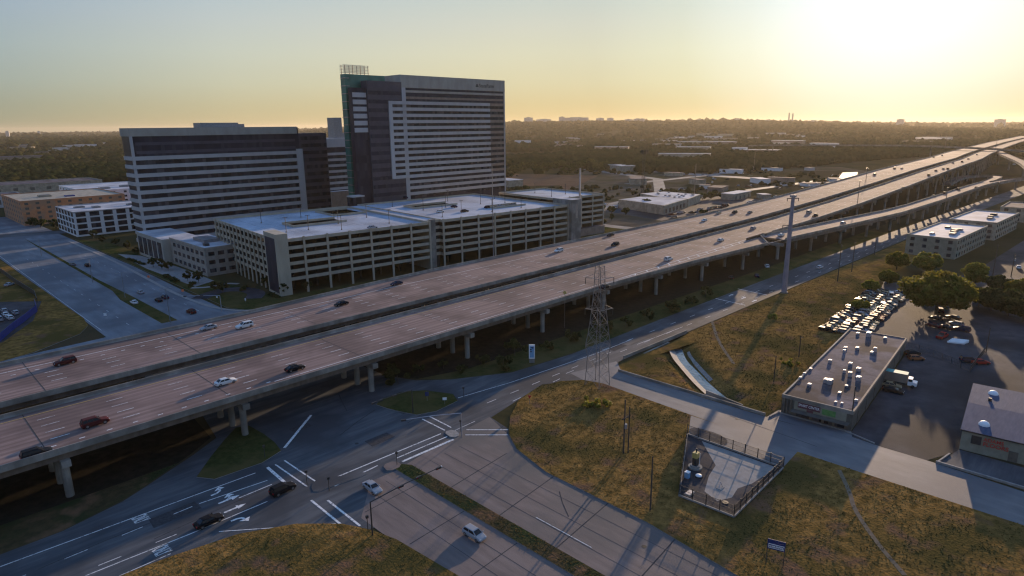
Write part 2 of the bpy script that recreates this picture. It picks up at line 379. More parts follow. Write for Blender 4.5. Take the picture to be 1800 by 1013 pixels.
# ------------------------------------------------------------------ ground
CREEK = [(176, 99), (166, 93), (160, 88), (155, 82), (148, 74), (142.5, 66)]
def seg_d(x, y, line):
    best = 1e9
    for (ax, ay), (bx, by) in zip(line, line[1:]):
        dx, dy = bx-ax, by-ay; t = max(0, min(1, ((x-ax)*dx+(y-ay)*dy)/(dx*dx+dy*dy)))
        best = min(best, math.hypot(x-ax-t*dx, y-ay-t*dy))
    return best
def gz(x, y):
    if not (128 < x < 192 and 52 < y < 108): return 0.0
    d = seg_d(x, y, CREEK); t = max(0, min(1, (6.5-d)/5.0)); t = t*t*(3-2*t)
    return -.95*t
gx = sorted(set([-30000, -12000, -5000, -2000, -1000, -500]+list(range(-300, 1200, 60))+[1600, 2500, 5000, 12000, 30000]+[128+i for i in range(65)]))
gy = sorted(set([-5000, -1000, -400]+list(range(-200, 1000, 60))+[1600, 2500, 5000, 12000, 30000]+[52+i for i in range(57)]))
V = np.array([(x, y, gz(x, y)) for y in gy for x in gx]); nx = len(gx)
Fq = np.array([(j*nx+i, j*nx+i+1, (j+1)*nx+i+1, (j+1)*nx+i) for j in range(len(gy)-1) for i in range(nx-1)])
g = mesh_np('ground', V, Fq, ['field']); g['kind'] = 'structure'

def hill_z(d, a):
    """rolling country to the north-west; a = angle right of the view axis in degrees"""
    t = max(0, min(1, (d-2600)/3200)); t = t*t*(3-2*t)
    k = max(0, min(1, (a+22)/18))*max(0, min(1, (36-a)/20)); k = k*k*(3-2*k)
    return 74*t*k + 4*math.sin(d/900+a*.3)*t
def polar(d, a):
    r = R(a); f, s = math.cos(r)*d, math.sin(r)*d
    return _fh.x*f+_rh.x*s, _fh.y*f+_rh.y*s
ds = [2400, 2800, 3200, 3600, 4000, 4400, 4800, 5200, 5600, 6200, 7200, 9000, 12000, 18000, 28000]; aa = [x*1.5 for x in range(-36, 37)]
V = np.array([(*polar(d, a), hill_z(d, a)-.6+(1.2 if d > 2500 else -.5)) for d in ds for a in aa]); na = len(aa)
Fq = np.array([(j*na+i+1, j*na+i, (j+1)*na+i, (j+1)*na+i+1) for j in range(len(ds)-1) for i in range(na-1)])
h = mesh_np('hills', V, Fq, ['field'], smooth=True); h['kind'] = 'structure'

# ------------------------------------------------------------------ roads and ground sheets
AL = lambda pts: [at(*p) for p in pts]
sheet('road_junction', [(50,84),(92,84),(95,100),(118,104.4),(127,98),(139,94.5),(147,101),(150,112),(118.6,116.1),(104,124.5),(97,131),(93.5,140),(92,236),
                        (50,236),(49,150),(46.8,137),(40.4,132.8),(28.7,126.3),(24.8,124.3),(15,121.8),(15,100)], .030, 'asphalt')
sheet('frontage_road', [(-400,101),(20,101),(56,100),(56,118),(30,122),(15,121.8),(-400,121.8)], .034, 'asphalt')
sheet('road', [(136,99.5),(190,98.5),(440,92),(1100,60),(1100,76),(440,106),(190,112.6),(120,113.5),(112,108)], .034, 'asphalt')
sheet('road', [(52,-140),(66.5,-140),(66.5,96.5),(60,97),(52,88)], .038, 'asphalt_cross')
sheet('road', [(68,-140),(84.5,-140),(86,60),(87.5,80),(92,92),(95,100.5),(82,99.5),(68,97)], .038, 'asphalt_cross')
sheet('side_road', [(127,96),(129,104),(145,100),(139.5,94.3),(138.6,67),(138.7,50),(141,31),(141,21),(140,6),(140,-140),(127,-140)], .042, 'concrete_road')
sheet('road', [(50.5,205),(50.8,283),(50.4,430),(48,640),(92,640),(92.5,349),(91,277),(91,240),(96,228),(105,223),(160,220),(430,214),(430,200),(90,203)], .034, 'asphalt_pale')
sheet('frontage_road', [(-300,205),(60,203),(60,236),(22.5,233.6),(-300,236)], .038, 'asphalt_pale')
sheet('road', [(-400,520),(50,520),(92,505),(300,470),(300,480),(92,522),(50,540),(-400,540)], .044, 'asphalt')
sheet('parking_lot', [(141,22),(141.5,36.8),(144.4,36.9),(208,41.5),(216,56),(300,72),(330,30),(300,-10),(230,-60),(190,-60),(181,5),(151,17.5)], .026, 'lot_asphalt')
sheet('parking_lot', [(300,60),(345,48),(520,40),(520,-80),(300,-60)], .020, 'lot_asphalt')
sheet('forecourt', [(138.6,53.5),(144.4,53),(144.2,37),(141.5,36),(141,30),(140.4,30)], .05, 'concrete_road')
# fields, medians and islands with a raised kerb
FE = AL([(1060,675),(1025,669),(985,671),(945,682),(912,704),(897,733),(894,763),(908,790),(960,831),(1140,921),(1290,1010)])
east_field = FE+[(82,10),(81,-140),(127,-140),(127.2,5),(126.8,46),(127.6,67)]
sheet('field', east_field, .16, 'dry_grass', skirt=.16)
SWF = [(-400,101.4),(18.3,101.9),(25.3,101.1),(35.3,99),(43.3,94.6),(48.7,88.9),(51.1,84),(52.6,78.5),(53.8,64),(54,-140),(-400,-140)]
sheet('field', SWF, .16, 'dry_grass', skirt=.16)
sheet('median', [(65.6,-140),(68.8,-140),(69.0,96),(67.2,98.8),(65.8,97)], .16, 'verge', skirt=.16)
sheet('traffic_island', smooth_poly(AL([(332,859),(500,801),(478,772),(425,742),(382,788)]), 1), .16, 'green_grass', skirt=.16)
sheet('traffic_island', smooth_poly(AL([(652,709),(722,684),(822,697),(748,733),(690,722)]), 1), .16, 'green_grass', skirt=.16)
sheet('traffic_island', smooth_poly([(50.2,101.0),(54.5,100.6),(60.8,99.4),(61.4,100.6),(57.5,102.4),(53.6,105.2),(51.4,104.2)], 1), .11, 'asphalt', skirt=.10)
sheet('traffic_island', smooth_poly([(64.2,97.2),(67.6,97.0),(67.8,99.9),(64.8,100.2)], 1), .17, 'asphalt_cross', skirt=.16)
sheet('traffic_island', smooth_poly([(82,98.7),(84.4,98.5),(85,101.6),(82.6,102.4)], 1), .17, 'kerb', skirt=.16)
sheet('median', [(68.4,238),(68.2,285),(70.4,304),(71.2,430),(72.5,500),(72.8,430),(72.2,330),(73.2,288),(73.6,238)], .15, 'green_grass', skirt=.15)
NWF = AL([(0,637),(60,620),(100,604),(140,588),(155,573),(147,560),(125,545),(90,520),(40,485),(0,457)])
sheet('field', [(-300,238)]+NWF+[(-300,480)], .15, 'dry_grass', skirt=.15)
sheet('parking_lot', [(-40,262),(26,254),(38,276),(46,306),(34,318),(20,400),(-60,400)], .17, 'lot_asphalt')
# east of the north street: lawns, plaza, drive and paths
sheet('lawn', [(92.5,241),(97,230),(106,225.5),(186,219),(300,216),(300,226),(190,234),(117,241),(112,256),(108,300),(109,330),(104,440),(93.5,470),(93,349)], .12, 'green_grass', skirt=.12)
sheet('plaza', [(97,285),(107,290),(107,332),(104,380),(97,395),(95,340)], .13, 'sidewalk')
b = MB(); ribbon(b, smooth_line([(90.5,263),(97,268),(104,270),(110,264),(110.5,254),(105,247)]), 7, .135, 'lot_asphalt'); b.build('driveway', kind='structure')
b = MB(); ribbon(b, smooth_line(AL([(120,424),(200,459),(260,491),(300,513),(345,532),(385,544),(440,548),(520,535),(640,505)])), 1.5, .15, 'sidewalk'); b.build('sidewalk', kind='structure')
b = MB(); ribbon(b, smooth_line([(95,284),(101,279),(108,282),(112,276)]), 2.2, .15, 'sidewalk'); b.build('footpath', kind='structure')
# ground of the middle distance
sheet('dirt_lot', [(300,232),(900,205),(1050,330),(860,640),(620,520),(420,330),(345,345),(320,262)], .010, 'dirt')
sheet('lawn', [(560,232),(760,236),(980,300),(860,420),(640,360),(580,300)], .016, 'field')
sheet('lawn', [(330,300),(440,345),(560,470),(470,540),(370,420)], .018, 'field')
sheet('dirt_lot', [(430,380),(700,520),(640,690),(480,560)], .014, 'rust_dirt')
sheet('lawn', [(292,232),(352,233),(356,262),(312,262)], .030, 'green_grass')
sheet('parking_lot', [(395,238),(560,232),(570,300),(540,330),(420,330)], .018, 'lot_asphalt')
b = MB()
for i, (x0, y0, x1, y1, wd) in enumerate([(1025,1014,917,775,26),(917,775,800,470,26),(800,470,770,300,26),(960,1000,860,760,14),(860,760,700,430,14),(700,430,560,340,12),(560,340,350,300,12),(350,300,352,225,10),(620,420,1100,395,12),(480,300,900,260,10)]):
    n = 8; ribbon(b, [(x0+(x1-x0)*t/n, y0+(y1-y0)*t/n) for t in range(n+1)], wd, .022+.004*i, 'concrete_road')
b.build('road', kind='structure')
b = MB(); ribbon(b, smooth_line(AL([(1475,828),(1495,870),(1500,895),(1540,955),(1590,1013)])), .75, .19, 'trail'); b.build('footpath', kind='structure')
b = MB(); ribbon(b, smooth_line(AL([(1250,560),(1262,600),(1290,640)])), .9, .012, 'trail'); b.build('footpath', kind='structure')
# scrubby slope between the frontage road and the yard
sheet('field', [(146,96),(190,98),(440,91),(440,70),(300,74),(283,71.5),(222,64.5),(209,58),(146,53.2),(141,54),(140,62),(150,62),(165,76),(186,90)], .006, 'dry_grass')
# verge between viaduct and frontage road
sheet('verge', [(104,124.5),(118.6,116.2),(150,112.9),(440,106.5),(440,118),(300,120),(112,127),(98,131.5)], .012, 'green_grass')
sheet('verge', [(98,131.51),(112,127.01),(300,120.01),(440,118.01),(1000,112),(1000,200),(93,200),(93.5,140)], .010, 'soil_deck_shade')  # ground below the decks, their shade painted into its colour
sheet('verge', [(-400,122),(15,122),(24,124.6),(29,127),(37,131.6),(-400,131.6)], .012, 'verge')
sheet('verge', [(-400,131.61),(37,131.61),(40,133.5),(46,138),(48,160),(48,203),(-400,203)], .012, 'soil_deck_shade')  # same painted deck shade, west of the junction
_gx = np.arange(139.3, 190.1, .75); _gy = np.arange(53.8, 98.2, .75)
V = np.array([(x, y, gz(x, y)+.0045) for y in _gy for x in _gx]); _n = len(_gx)
Fq = np.array([(j*_n+i, j*_n+i+1, (j+1)*_n+i+1, (j+1)*_n+i) for j in range(len(_gy)-1) for i in range(_n-1)])
o = mesh_np('field', V, Fq, ['dry_grass'], smooth=True); o['kind'] = 'structure'
# creek bed and its concrete lining
b = MB(); ribbon(b, smooth_line([(168,94),(160,88),(155,82),(148,74),(143,67)]), 3.4, -.88, 'water'); b.build('water', kind='structure')
b = MB()
ln = smooth_line([(165,95),(158.6,90),(153,84),(146,76.4),(141,70)]); lo = [(x+1.7, y-1.2) for x, y in ln]
for i in range(len(ln)-1): b.face([(*lo[i], -.86), (*ln[i], -.05), (*ln[i+1], -.05), (*lo[i+1], -.86)][::-1], 'riprap')
ln2 = [(x+5.0, y-3.7) for x, y in ln[3:-6]]; lo2 = [(x+4.2, y-3.1) for x, y in ln[3:-6]]
for i in range(len(ln2)-1): b.face([(*lo2[i], -.86), (*ln2[i], -.3), (*ln2[i+1], -.3), (*lo2[i+1], -.86)], 'riprap')
b.build('embankment', kind='structure')

# ------------------------------------------------------------------ painted markings
mk = MB(); mky = MB()
def line_px(a, b, wd, z=.055, m='paint', mb=None): ribbon(mb or mk, [at(*a), at(*b)], wd, z, m)
def dash(a, b, wd, on, gap, z=.055, m='paint', mb=None):
    L = math.dist(a, b); ux, uy = (b[0]-a[0])/L, (b[1]-a[1])/L; t = 0
    while t < L:
        e = min(L, t+on); ribbon(mb or mk, [(a[0]+ux*t, a[1]+uy*t), (a[0]+ux*e, a[1]+uy*e)], wd, z, m); t += on+gap
for a, b, wd in [((470,822),(500,848),.62),((484,817),(540,856),.32),((500,810),(558,849),.32),            # west crossing
                 ((547,880),(600,923),.42),((576,880),(633,925),.42),                                        # slip-lane crossing
                 ((578,845),(775,763),.32),((588,855),(664,819),.32),((697,806),(786,768),.32),((707,812),(797,773),.62),
                 ((742,737),(782,757),.34),((754,732),(793,752),.34),                                        # east crossing
                 ((820,756),(893,756),.3),((818,765),(893,765),.3),((500,788),(547,730),.6)]:
    line_px(a, b, wd)
line_px((0,997),(449,832),.2); line_px((150,1013),(335,939),.2); line_px((210,1013),(300,974),.16); line_px((335,939),(470,882),.2)
line_px((385,935),(590,921),.18)
dash(at(0,1030), at(350,886), .17, 3.2, 5); dash(at(60,1040), at(330,932), .17, 3.2, 5); dash(at(350,886), at(470,845), .2, 20, 1); dash(at(420,876), at(478,852), .2, 9, 30)
line_px((805,700),(900,672),.2); line_px((900,672),(1045,623),.2); line_px((1045,623),(1110,597),.2)
dash((150,108.6), (430,97), .2, 3.2, 9); dash((128,104.6), (430,93.5), .17, 3.2, 9); dash((100,106.5), (150,105.6), .17, 3, 5)
dash((105,102.6), (128,103.6), .17, 3, 5); line_px((1120,606),(1200,575),.16)
line_px((800,757),(835,741),.16)
line_px((1258,525),(1310,537),.45); line_px((1297,508),(1348,519),.45)
dash((73,-30), (73,78), .13, 12, 16)
for x in (60, 83.5): dash((x, 245), (x, 420), .12, 3, 9)
dash((51.6,245), (51.6,500), .14, 250, 1); dash((-60,212), (60,212), .14, 3, 9); dash((-60,217), (60,217), .14, 3, 9)
def arrow(p, kind, L=3.6, wd=.45, z=.057):
    """lane arrow pointing along +x"""
    x, y = p
    S = lambda q: mk.face([(x+a, y+c, z) for a, c in q], 'paint')
    if kind in ('straight', 'both'):
        S([(0,-wd/2),(L-1.3,-wd/2),(L-1.3,wd/2),(0,wd/2)]); S([(L-1.3,-.7),(L+.3,0),(L-1.3,.7)])
    if kind in ('left', 'right', 'both'):
        s = -1 if kind == 'right' else 1; o = .4 if kind == 'both' else 0
        pts = [(o, 0), (o+1.1, .05*s), (o+1.8, .45*s), (o+1.9, 1.0*s)]
        n = len(pts); Lp, Rp = [], []
        for i, q in enumerate(pts):
            a, b = pts[max(i-1,0)], pts[min(i+1,n-1)]; d = math.hypot(b[0]-a[0], b[1]-a[1]); nx_, ny_ = -(b[1]-a[1])/d*wd/2, (b[0]-a[0])/d*wd/2
            Lp.append((q[0]+nx_, q[1]+ny_)); Rp.append((q[0]-nx_, q[1]-ny_))
        for i in range(n-1): mk.face([(x+a, y+c, z+.003) for a, c in (Rp[i], Rp[i+1], Lp[i+1], Lp[i])], 'paint')
        q = [(o+1.0, 1.0*s), (o+2.9, 1.0*s), (o+2.2, 2.1*s)]
        S(q if s > 0 else q[::-1])
for p, k in (((371,872),'left'),((384,886),'both'),((394,902),'straight'),((406,917),'right'),((1281,521),'straight'),((1303,526),'straight'),((1322,531),'straight')):
    arrow(at(*p), k)
mk.build('road_markings', kind='structure')
def only(px, py):
    x, y = at(px, py)
    c = bpy.data.curves.new('road_markings', 'FONT'); c.body = 'ONLY'; c.size = 1.05; c.align_x = 'CENTER'; c.align_y = 'CENTER'; c.extrude = .001; c.offset = .02
    c.materials.append(M['paint']); o = letter_mesh('road_markings', c); o['kind'] = 'structure'
    o.matrix_world = frame((x, y, .058), (0,-1,0), (1,0,0)) @ Matrix.Diagonal((.85, 3.2, 1, 1))
only(246, 913); only(283, 969)
# tar-sealed joints in the concrete of the cross street
b = MB()
for y0 in (30, 44, 58, 71, 84): ribbon(b, [(68.9,y0),(85.5,y0+1.5)], .22, .046, 'skid'); ribbon(b, [(53.4,y0+5),(65.6,y0+5.5)], .18, .046, 'skid')
for x0 in (57.6, 61.6, 72.4, 76.3, 80.4): ribbon(b, [(x0,-40),(x0+.4,95)], .09, .050, 'skid')
for (x, y, a, L, wd) in ((66,118,.4,14,.25),(74,128,1.2,11,.2),(80,112,.2,16,.22),(60,150,1.4,18,.25),(25,108,.05,22,.2),(10,113,.02,18,.2),(-20,110,.03,26,.22),(160,105,-.03,24,.2),(210,103,-.04,20,.2),(132,40,1.5,20,.15),(134,80,1.55,16,.15),(59,40,1.2,9,.18),(77,62,.9,8,.18)):
    ribbon(b, [(x, y), (x+math.cos(a)*L*.5, y+math.sin(a)*L*.5+.3), (x+math.cos(a)*L, y+math.sin(a)*L)], wd, .0515, 'skid')
for x, y, hx, hy in ((71,110,3,1.6),(84,118,2,1.5),(30,113,4,1.7),(62,128,2.4,1.4),(155,107,3.5,1.6),(250,101,5,1.6)):
    b.face([(x-hx,y-hy,.0525),(x+hx,y-hy+.1,.0525),(x+hx-.1,y+hy,.0525),(x-hx+.2,y+hy,.0525)], 'skid')
for x, y in ((66.5,112),(90,109),(58.5,58),(79,48),(40,109),(133,58),(180,106)): b.disc((x, y), .42, .053, 'joint', 14, .004)
b.build('road_joints', kind='structure')
# ------------------------------------------------------------------ elevated freeway
def ip(s, xs, ys): return float(np.interp(s, xs, ys))
def zd(s): return ip(s, [-300,380,480,600,720,850,960,1150,1400,1900,2600], [10,10,11.6,14.6,18.2,20.6,21.2,20.6,19,18,17])
def sh(s): return ip(s, [-300,700,860,950,1110,1400,1800,2600], [0,0,1.5,5,20,44,70,108])
ST = list(range(-280, 700, 20))+list(range(700, 1500, 25))+list(range(1500, 2601, 100))
def S_far(s): return 156.2+sh(s)
def S_near(s):
    if s <= 318: return ip(s, [-300,185,240,300,318], [131,131,128.2,122.8,121.6])+sh(s)
    return ip(s, [318,420,600,900], [135.6,135,135.5,137])+sh(s)
def N_near(s): return 163.8+sh(s)
def N_far(s): return ip(s, [-300,80,150,260,400,800,1000], [193.2,193.2,197.6,196.6,195,193,192])+sh(s)
def viaduct(name, label, near, far, stations, zf, bents, ncol, par=.95, girder=1.55):
    t = thing(name, label, 'overpass', (stations[0], (near(stations[0])+far(stations[0]))/2, 0))
    d = MB(); pn = MB(); pf = MB(); gb = MB()
    for a, b in zip(stations, stations[1:]):
        za, zb = zf(a), zf(b); na, nb, fa, fb = near(a), near(b), far(a), far(b)
        d.face([(a,na,za),(b,nb,zb),(b,fb,zb),(a,fa,za)], 'deck_concrete')
        d.face([(a,fa,za-.35),(b,fb,zb-.35),(b,nb,zb-.35),(a,na,za-.35)], 'beam')
        d.face([(a,na,za-.35),(b,nb,zb-.35),(b,nb,zb),(a,na,za)], 'concrete'); d.face([(b,fb,zb-.35),(a,fa,za-.35),(a,fa,za),(b,fb,zb)], 'concrete')
        for mb, e0, e1, s in ((pn, na, nb, 1), (pf, fa, fb, -1)):
            i0, i1 = e0+.18*s, e1+.18*s; j0, j1 = e0+.42*s, e1+.42*s
            q = lambda ya, yb, h0: ((a, ya, za+h0), (b, yb, zb+h0))
            o_b, o_t = q(e0-.02*s, e1-.02*s, -.3), q(e0-.02*s, e1-.02*s, par)
            i_t, i_m, i_b = q(e0+.2*s, e1+.2*s, par), q(e0+.26*s, e1+.26*s, .3), q(e0+.46*s, e1+.46*s, .005)
            for A, B in ((o_b, o_t), (o_t, i_t), (i_t, i_m), (i_m, i_b)):
                f = [A[0], A[1], B[1], B[0]]
                mb.face(f if s > 0 else f[::-1], 'concrete')
        n = 5
        for k in range(n):
            u = .06+.88*k/(n-1); ya, yb = na+(fa-na)*u, nb+(fb-nb)*u; wd = .32
            for s in (-1, 1):
                f = [(a,ya+s*wd,za-.35-girder),(b,yb+s*wd,zb-.35-girder),(b,yb+s*wd,zb-.36),(a,ya+s*wd,za-.36)]
                gb.face(f if s < 0 else f[::-1], 'beam')
            gb.face([(a,ya-wd,za-.35-girder),(a,ya+wd,za-.35-girder),(b,yb+wd,zb-.35-girder),(b,yb-wd,zb-.35-girder)], 'beam')
    d.build('deck', t); pn.build('parapet', t); pf.build('parapet', t); gb.build('girder', t)
    for s in bents:
        zt = zf(s)-.36-girder; y0, y1 = near(s)+.5, far(s)-.5
        c = MB(); c.box(s-.75, s+.75, y0-.3, y1+.3, zt-1.3, zt-.01, 'concrete'); cap = c.build('pier_cap', t)
        nc = ncol if s < 420 else 2
        for k in range(nc):
            y = y0+2.2+(y1-y0-4.4)*(k/(nc-1) if nc > 1 else .5); r = .72; nn = 10; p = MB()
            p.prism([(s+r*math.cos(2*math.pi*i/nn), y+r*math.sin(2*math.pi*i/nn)) for i in range(nn)], -.3, zt-1.29, 'concrete'); p.build('pier', cap)
    return t
BENTS = [18.7+33.1*k for k in range(-6, 48)]
VS = viaduct('freeway_viaduct', 'elevated concrete freeway carriageway nearest the grass fields, its traffic driving away', S_near, S_far, ST, zd, [b for b in BENTS if -120 < b < 1300], 4)
VN = viaduct('freeway_viaduct', 'elevated concrete freeway carriageway beside the parking garage, its traffic driving this way', N_near, N_far, ST, lambda s: zd(s)+.05, [b-9 for b in BENTS if -120 < b < 1300], 4)
RST = [318,340,360,380,400,430,460,500,540,580,620,660,690,715,740]
def R_far(s): return ip(s, [318,340,389,460,496,620,680,740], [134.6,132,126,116.4,113.6,110.6,109.6,107])
def R_near(s): return ip(s, [318,389,456,560,630,690,740], [121.6,113,105,101,100,98.6,95])
def zr(s): return ip(s, [300,380,740], [10,10,10.5])
VR = viaduct('exit_ramp', 'elevated exit ramp splitting off the near carriageway past a striped gore', R_near, R_far, RST, zr, [b for b in BENTS if 318 < b < 740], 2)
# the loop at the end of the ramp and the flyover, built along curved centre lines
def curved(name, label, line, width, zs, cat='overpass', step=4):
    t = thing(name, label, cat, (line[0][0], line[0][1], 0)); d = MB(); e = MB(); e2 = MB(); n = len(line)
    P = []
    for i, p in enumerate(line):
        a, b = line[max(i-1,0)], line[min(i+1,n-1)]; dx, dy = b[0]-a[0], b[1]-a[1]; L = math.hypot(dx, dy); z = ip(i/(n-1), [0,.33,.66,1], zs)
        nx_, ny_ = -dy/L*width/2, dx/L*width/2; P.append(((p[0]-nx_, p[1]-ny_, z), (p[0]+nx_, p[1]+ny_, z)))
    up = lambda q, h: (q[0], q[1], q[2]+h)
    for (r0, l0), (r1, l1) in zip(P, P[1:]):
        d.face([r0, r1, l1, l0], 'deck_concrete'); d.face([up(l0,-1.6), up(l1,-1.6), up(r1,-1.6), up(r0,-1.6)], 'beam')
        for mb, a, b in ((e, r0, r1), (e2, l1, l0)):
            mb.face([up(a,-1.6), up(b,-1.6), up(b,.9), up(a,.9)], 'concrete'); mb.face([up(b,-.01), up(a,-.01), up(a,.9), up(b,.9)], 'concrete')
    d.build('deck', t); e.build('parapet', t); e2.build('parapet', t)
    for i in range(step//2, n, step):
        z = ip(i/(n-1), [0,.33,.66,1], zs); p = MB()
        if z > 4: p.prism([(line[i][0]+1.1*math.cos(k), line[i][1]+1.1*math.sin(k)) for k in np.linspace(0, 6.28, 10)[:-1]], -.2, z-1.62, 'concrete'); p.build('pier', t)
    return t
curved('ramp', 'outer ramp curving away to the right edge beyond the flat-roofed apartments', smooth_line([(740,98.3),(790,92),(840,72),(900,30),(980,-30),(1060,-90)]), 8, [10.5,10,9,8])
curved('ramp', 'tight loop ramp that swings back on itself beside the freeway piers', smooth_line([(740,104.3),(790,106),(836,108),(860,118),(862,132),(846,141),(815,143),(770,141)]), 8, [10.5,9,7,4])
curved('flyover', 'pale flyover dropping from the far interchange to the right edge', smooth_line([(1260,170),(1120,138),(980,104),(880,86),(820,70),(760,30)]), 11, [19.5,17,14,9])
curved('flyover', 'flyover crossing over the freeway in the far interchange', smooth_line([(1000,-120),(1120,10),(1230,150),(1300,330),(1330,600)]), 12, [10,20,26,20], step=5)

# ---- freeway markings
mf = MB(); jf = MB()
def fl(y, a, b, on, gap, wd, m='paint', edge=None, zf=zd):
    s = a
    while s < b:
        e = min(b, s+on); n = max(1, int((e-s)/20)); pts = [s+(e-s)*i/n for i in range(n+1)]
        ribbon(mf, [(q, (edge(q) if edge else 0)+y+(0 if edge else sh(q))) for q in pts], wd, 0, m, zf=lambda X, Y: zf(X)+.03)
        s += on+gap
fl(134.9, -60, 60, .95, 3.6, .32); fl(134.4, 60, 205, 400, 1, .24)
OFF = 5.9
for y, wd in ((138.6,.22),(142.5,.22),(146.4,.15),(150.2,.15)): fl(y, OFF-12.19*8, 900, 3.05, 9.14, wd)
fl(153.6, -100, 1400, 500, 1, .16, 'paint_yellow'); fl(.95, -100, 318, 500, 1, .16, edge=S_near); fl(2.2, 318, 1400, 500, 1, .16, edge=S_near)
zn = lambda s: zd(s)+.05
fl(187.2, -100, 1400, 800, 1, .26, zf=zn); fl(183.9, -60, 75, .95, 3.7, .32, zf=zn); fl(183.9, 75, 420, 3.05, 9.14, .2, zf=zn)
for y, wd in ((179.9,.22),(176.4,.22),(172.6,.2)): fl(y, 37-12.19*9, 900, 3.05, 9.14, wd, zf=zn)
fl(166.2, -100, 1400, 800, 1, .16, 'paint_yellow', zf=zn)
# striped gore before the ramp
def g_hi(s): return ip(s, [186,250,318], [134.3,135.6,136.0])
def g_lo(s): return ip(s, [186,233,276,318], [133.6,129.6,132.4,134.2])
def g_l2(s): return ip(s, [186,225,275,318], [133.8,132.6,133.2,134.4])
fl(0, 186, 314, 400, 1, .3, edge=g_hi); fl(0, 186, 314, 400, 1, .26, edge=g_l2)
for k in range(12):
    s = 204+k*8.2; ribbon(mf, [(s, g_l2(s)), (s+2.2, g_hi(s+2.2))], .55, 10.034, 'paint')
fl(1.0, 318, 740, 500, 1, .16, edge=R_near, zf=zr); fl(-1.6, 318, 740, 500, 1, .16, edge=R_far, zf=zr); fl(4.8, 330, 740, 3, 9, .14, edge=R_near, zf=zr)
mf.build('freeway_markings', kind='structure')
for k in BENTS:
    if k < 700:
        ribbon(jf, [(k+31, S_near(k+31)+.5), (k+31, S_far(k+31)-.5)], .16, zd(k+31)+.02, 'joint')
        ribbon(jf, [(k+4, N_near(k+4)+.5), (k+4, N_far(k+4)-.5)], .16, zd(k+4)+.07, 'joint')
jf.build('freeway_joints', kind='structure')
# crash barrier closing the gore nose
b = MB(); b.box(304, 322, 134.4, 135.4, 10.0, 11.1, 'rust_dirt'); b.box(322.02, 331, 133.6, 135.5, 9.6, 11.3, 'beam'); tag(b.build('crash_barrier'), 'rust brown crash barrier at the nose of the striped gore', 'barrier')
# ------------------------------------------------------------------ buildings
def aty(px, py, y0):
    d = _F + (px-900)/CAM_F*_Rt - (py-506.5)/CAM_F*_Up
    t = y0/d.y
    return d.x*t, CAM_H+d.z*t
def part(mb, name, t): return mb.build(name, t)
# ---- left office tower
def left_tower():
    x0, x1, x2, y0, y1 = 109.5, 204.5, 224.5, 386.0, 402.0
    t = thing('office_tower', 'lower of the two banded office towers, dark glass with pale stripes and a flat top', 'office tower', (x0, y0, 0))
    b = MB(); b.box(x0, x1, y0, y1, 0, 66.3, 'glass_dark'); b.box(x1+.02, x2, y0+1, y1-3, 0, 62.5, 'spandrel_dark'); part(b, 'wall', t)
    b = MB(); b.box(x0-.5, x1-1, y0-.55, y1+.3, 62.3, 66.6, 'beige', top='roof_white'); part(b, 'fascia', t)
    b = MB(); b.box(x1-2.4, x1+1.6, y0-.85, y0-.02, 0, 53.0, 'panel_grey'); part(b, 'frame', t)
    b = MB(); b.box(x0-.6, x0+.5, y0-.55, y0+1.2, 0, 62.28, 'panel_grey'); part(b, 'corner_trim', t)
    for k in range(11):
        z = 51.9-4.5*k
        b = MB(); b.box(x0-1.0, x1-2.42, y0-.8, y0-.03, z-2.05, z, 'panel_grey'); b.box(x0-1.0, x0-.61, y0-.02, y1-2, z-2.05, z, 'panel_grey'); part(b, 'spandrel', t)
        b = MB(); b.box(x0+1.52, x1-2.45, y0-.12, y0-.02, z-4.45, z-2.1, 'glass'); part(b, 'window', t)
    for k in range(13):
        z = 60.5-4.5*k
        b = MB(); b.box(x1+1.62, x2-.3, y0+.85, y0+.98, z-2.2, z, 'glass'); part(b, 'window', t)
    for z in (59.2, 54.7):
        b = MB(); b.box(x0+1.55, x1-2.5, y0-.1, y0-.02, z-1.6, z, 'spandrel_dark'); part(b, 'window', t)
    b = MB(); b.box(147, 169, 390, 400, 66.62, 69.2, 'metal_grey'); b.box(169.02, 173, 391, 399, 66.62, 68.4, 'metal_grey'); part(b, 'penthouse', t)
    b = MB(); b.box(105, 122, 346, 385.2, 0, 12.5, 'beige', top='roof_white'); part(b, 'lobby', t)
    for k in range(5):
        b = MB(); b.box(104.9, 105.0, 348+k*7.4, 353.6+k*7.4, 1.5, 10.5, 'glass'); part(b, 'window', t)
left_tower()
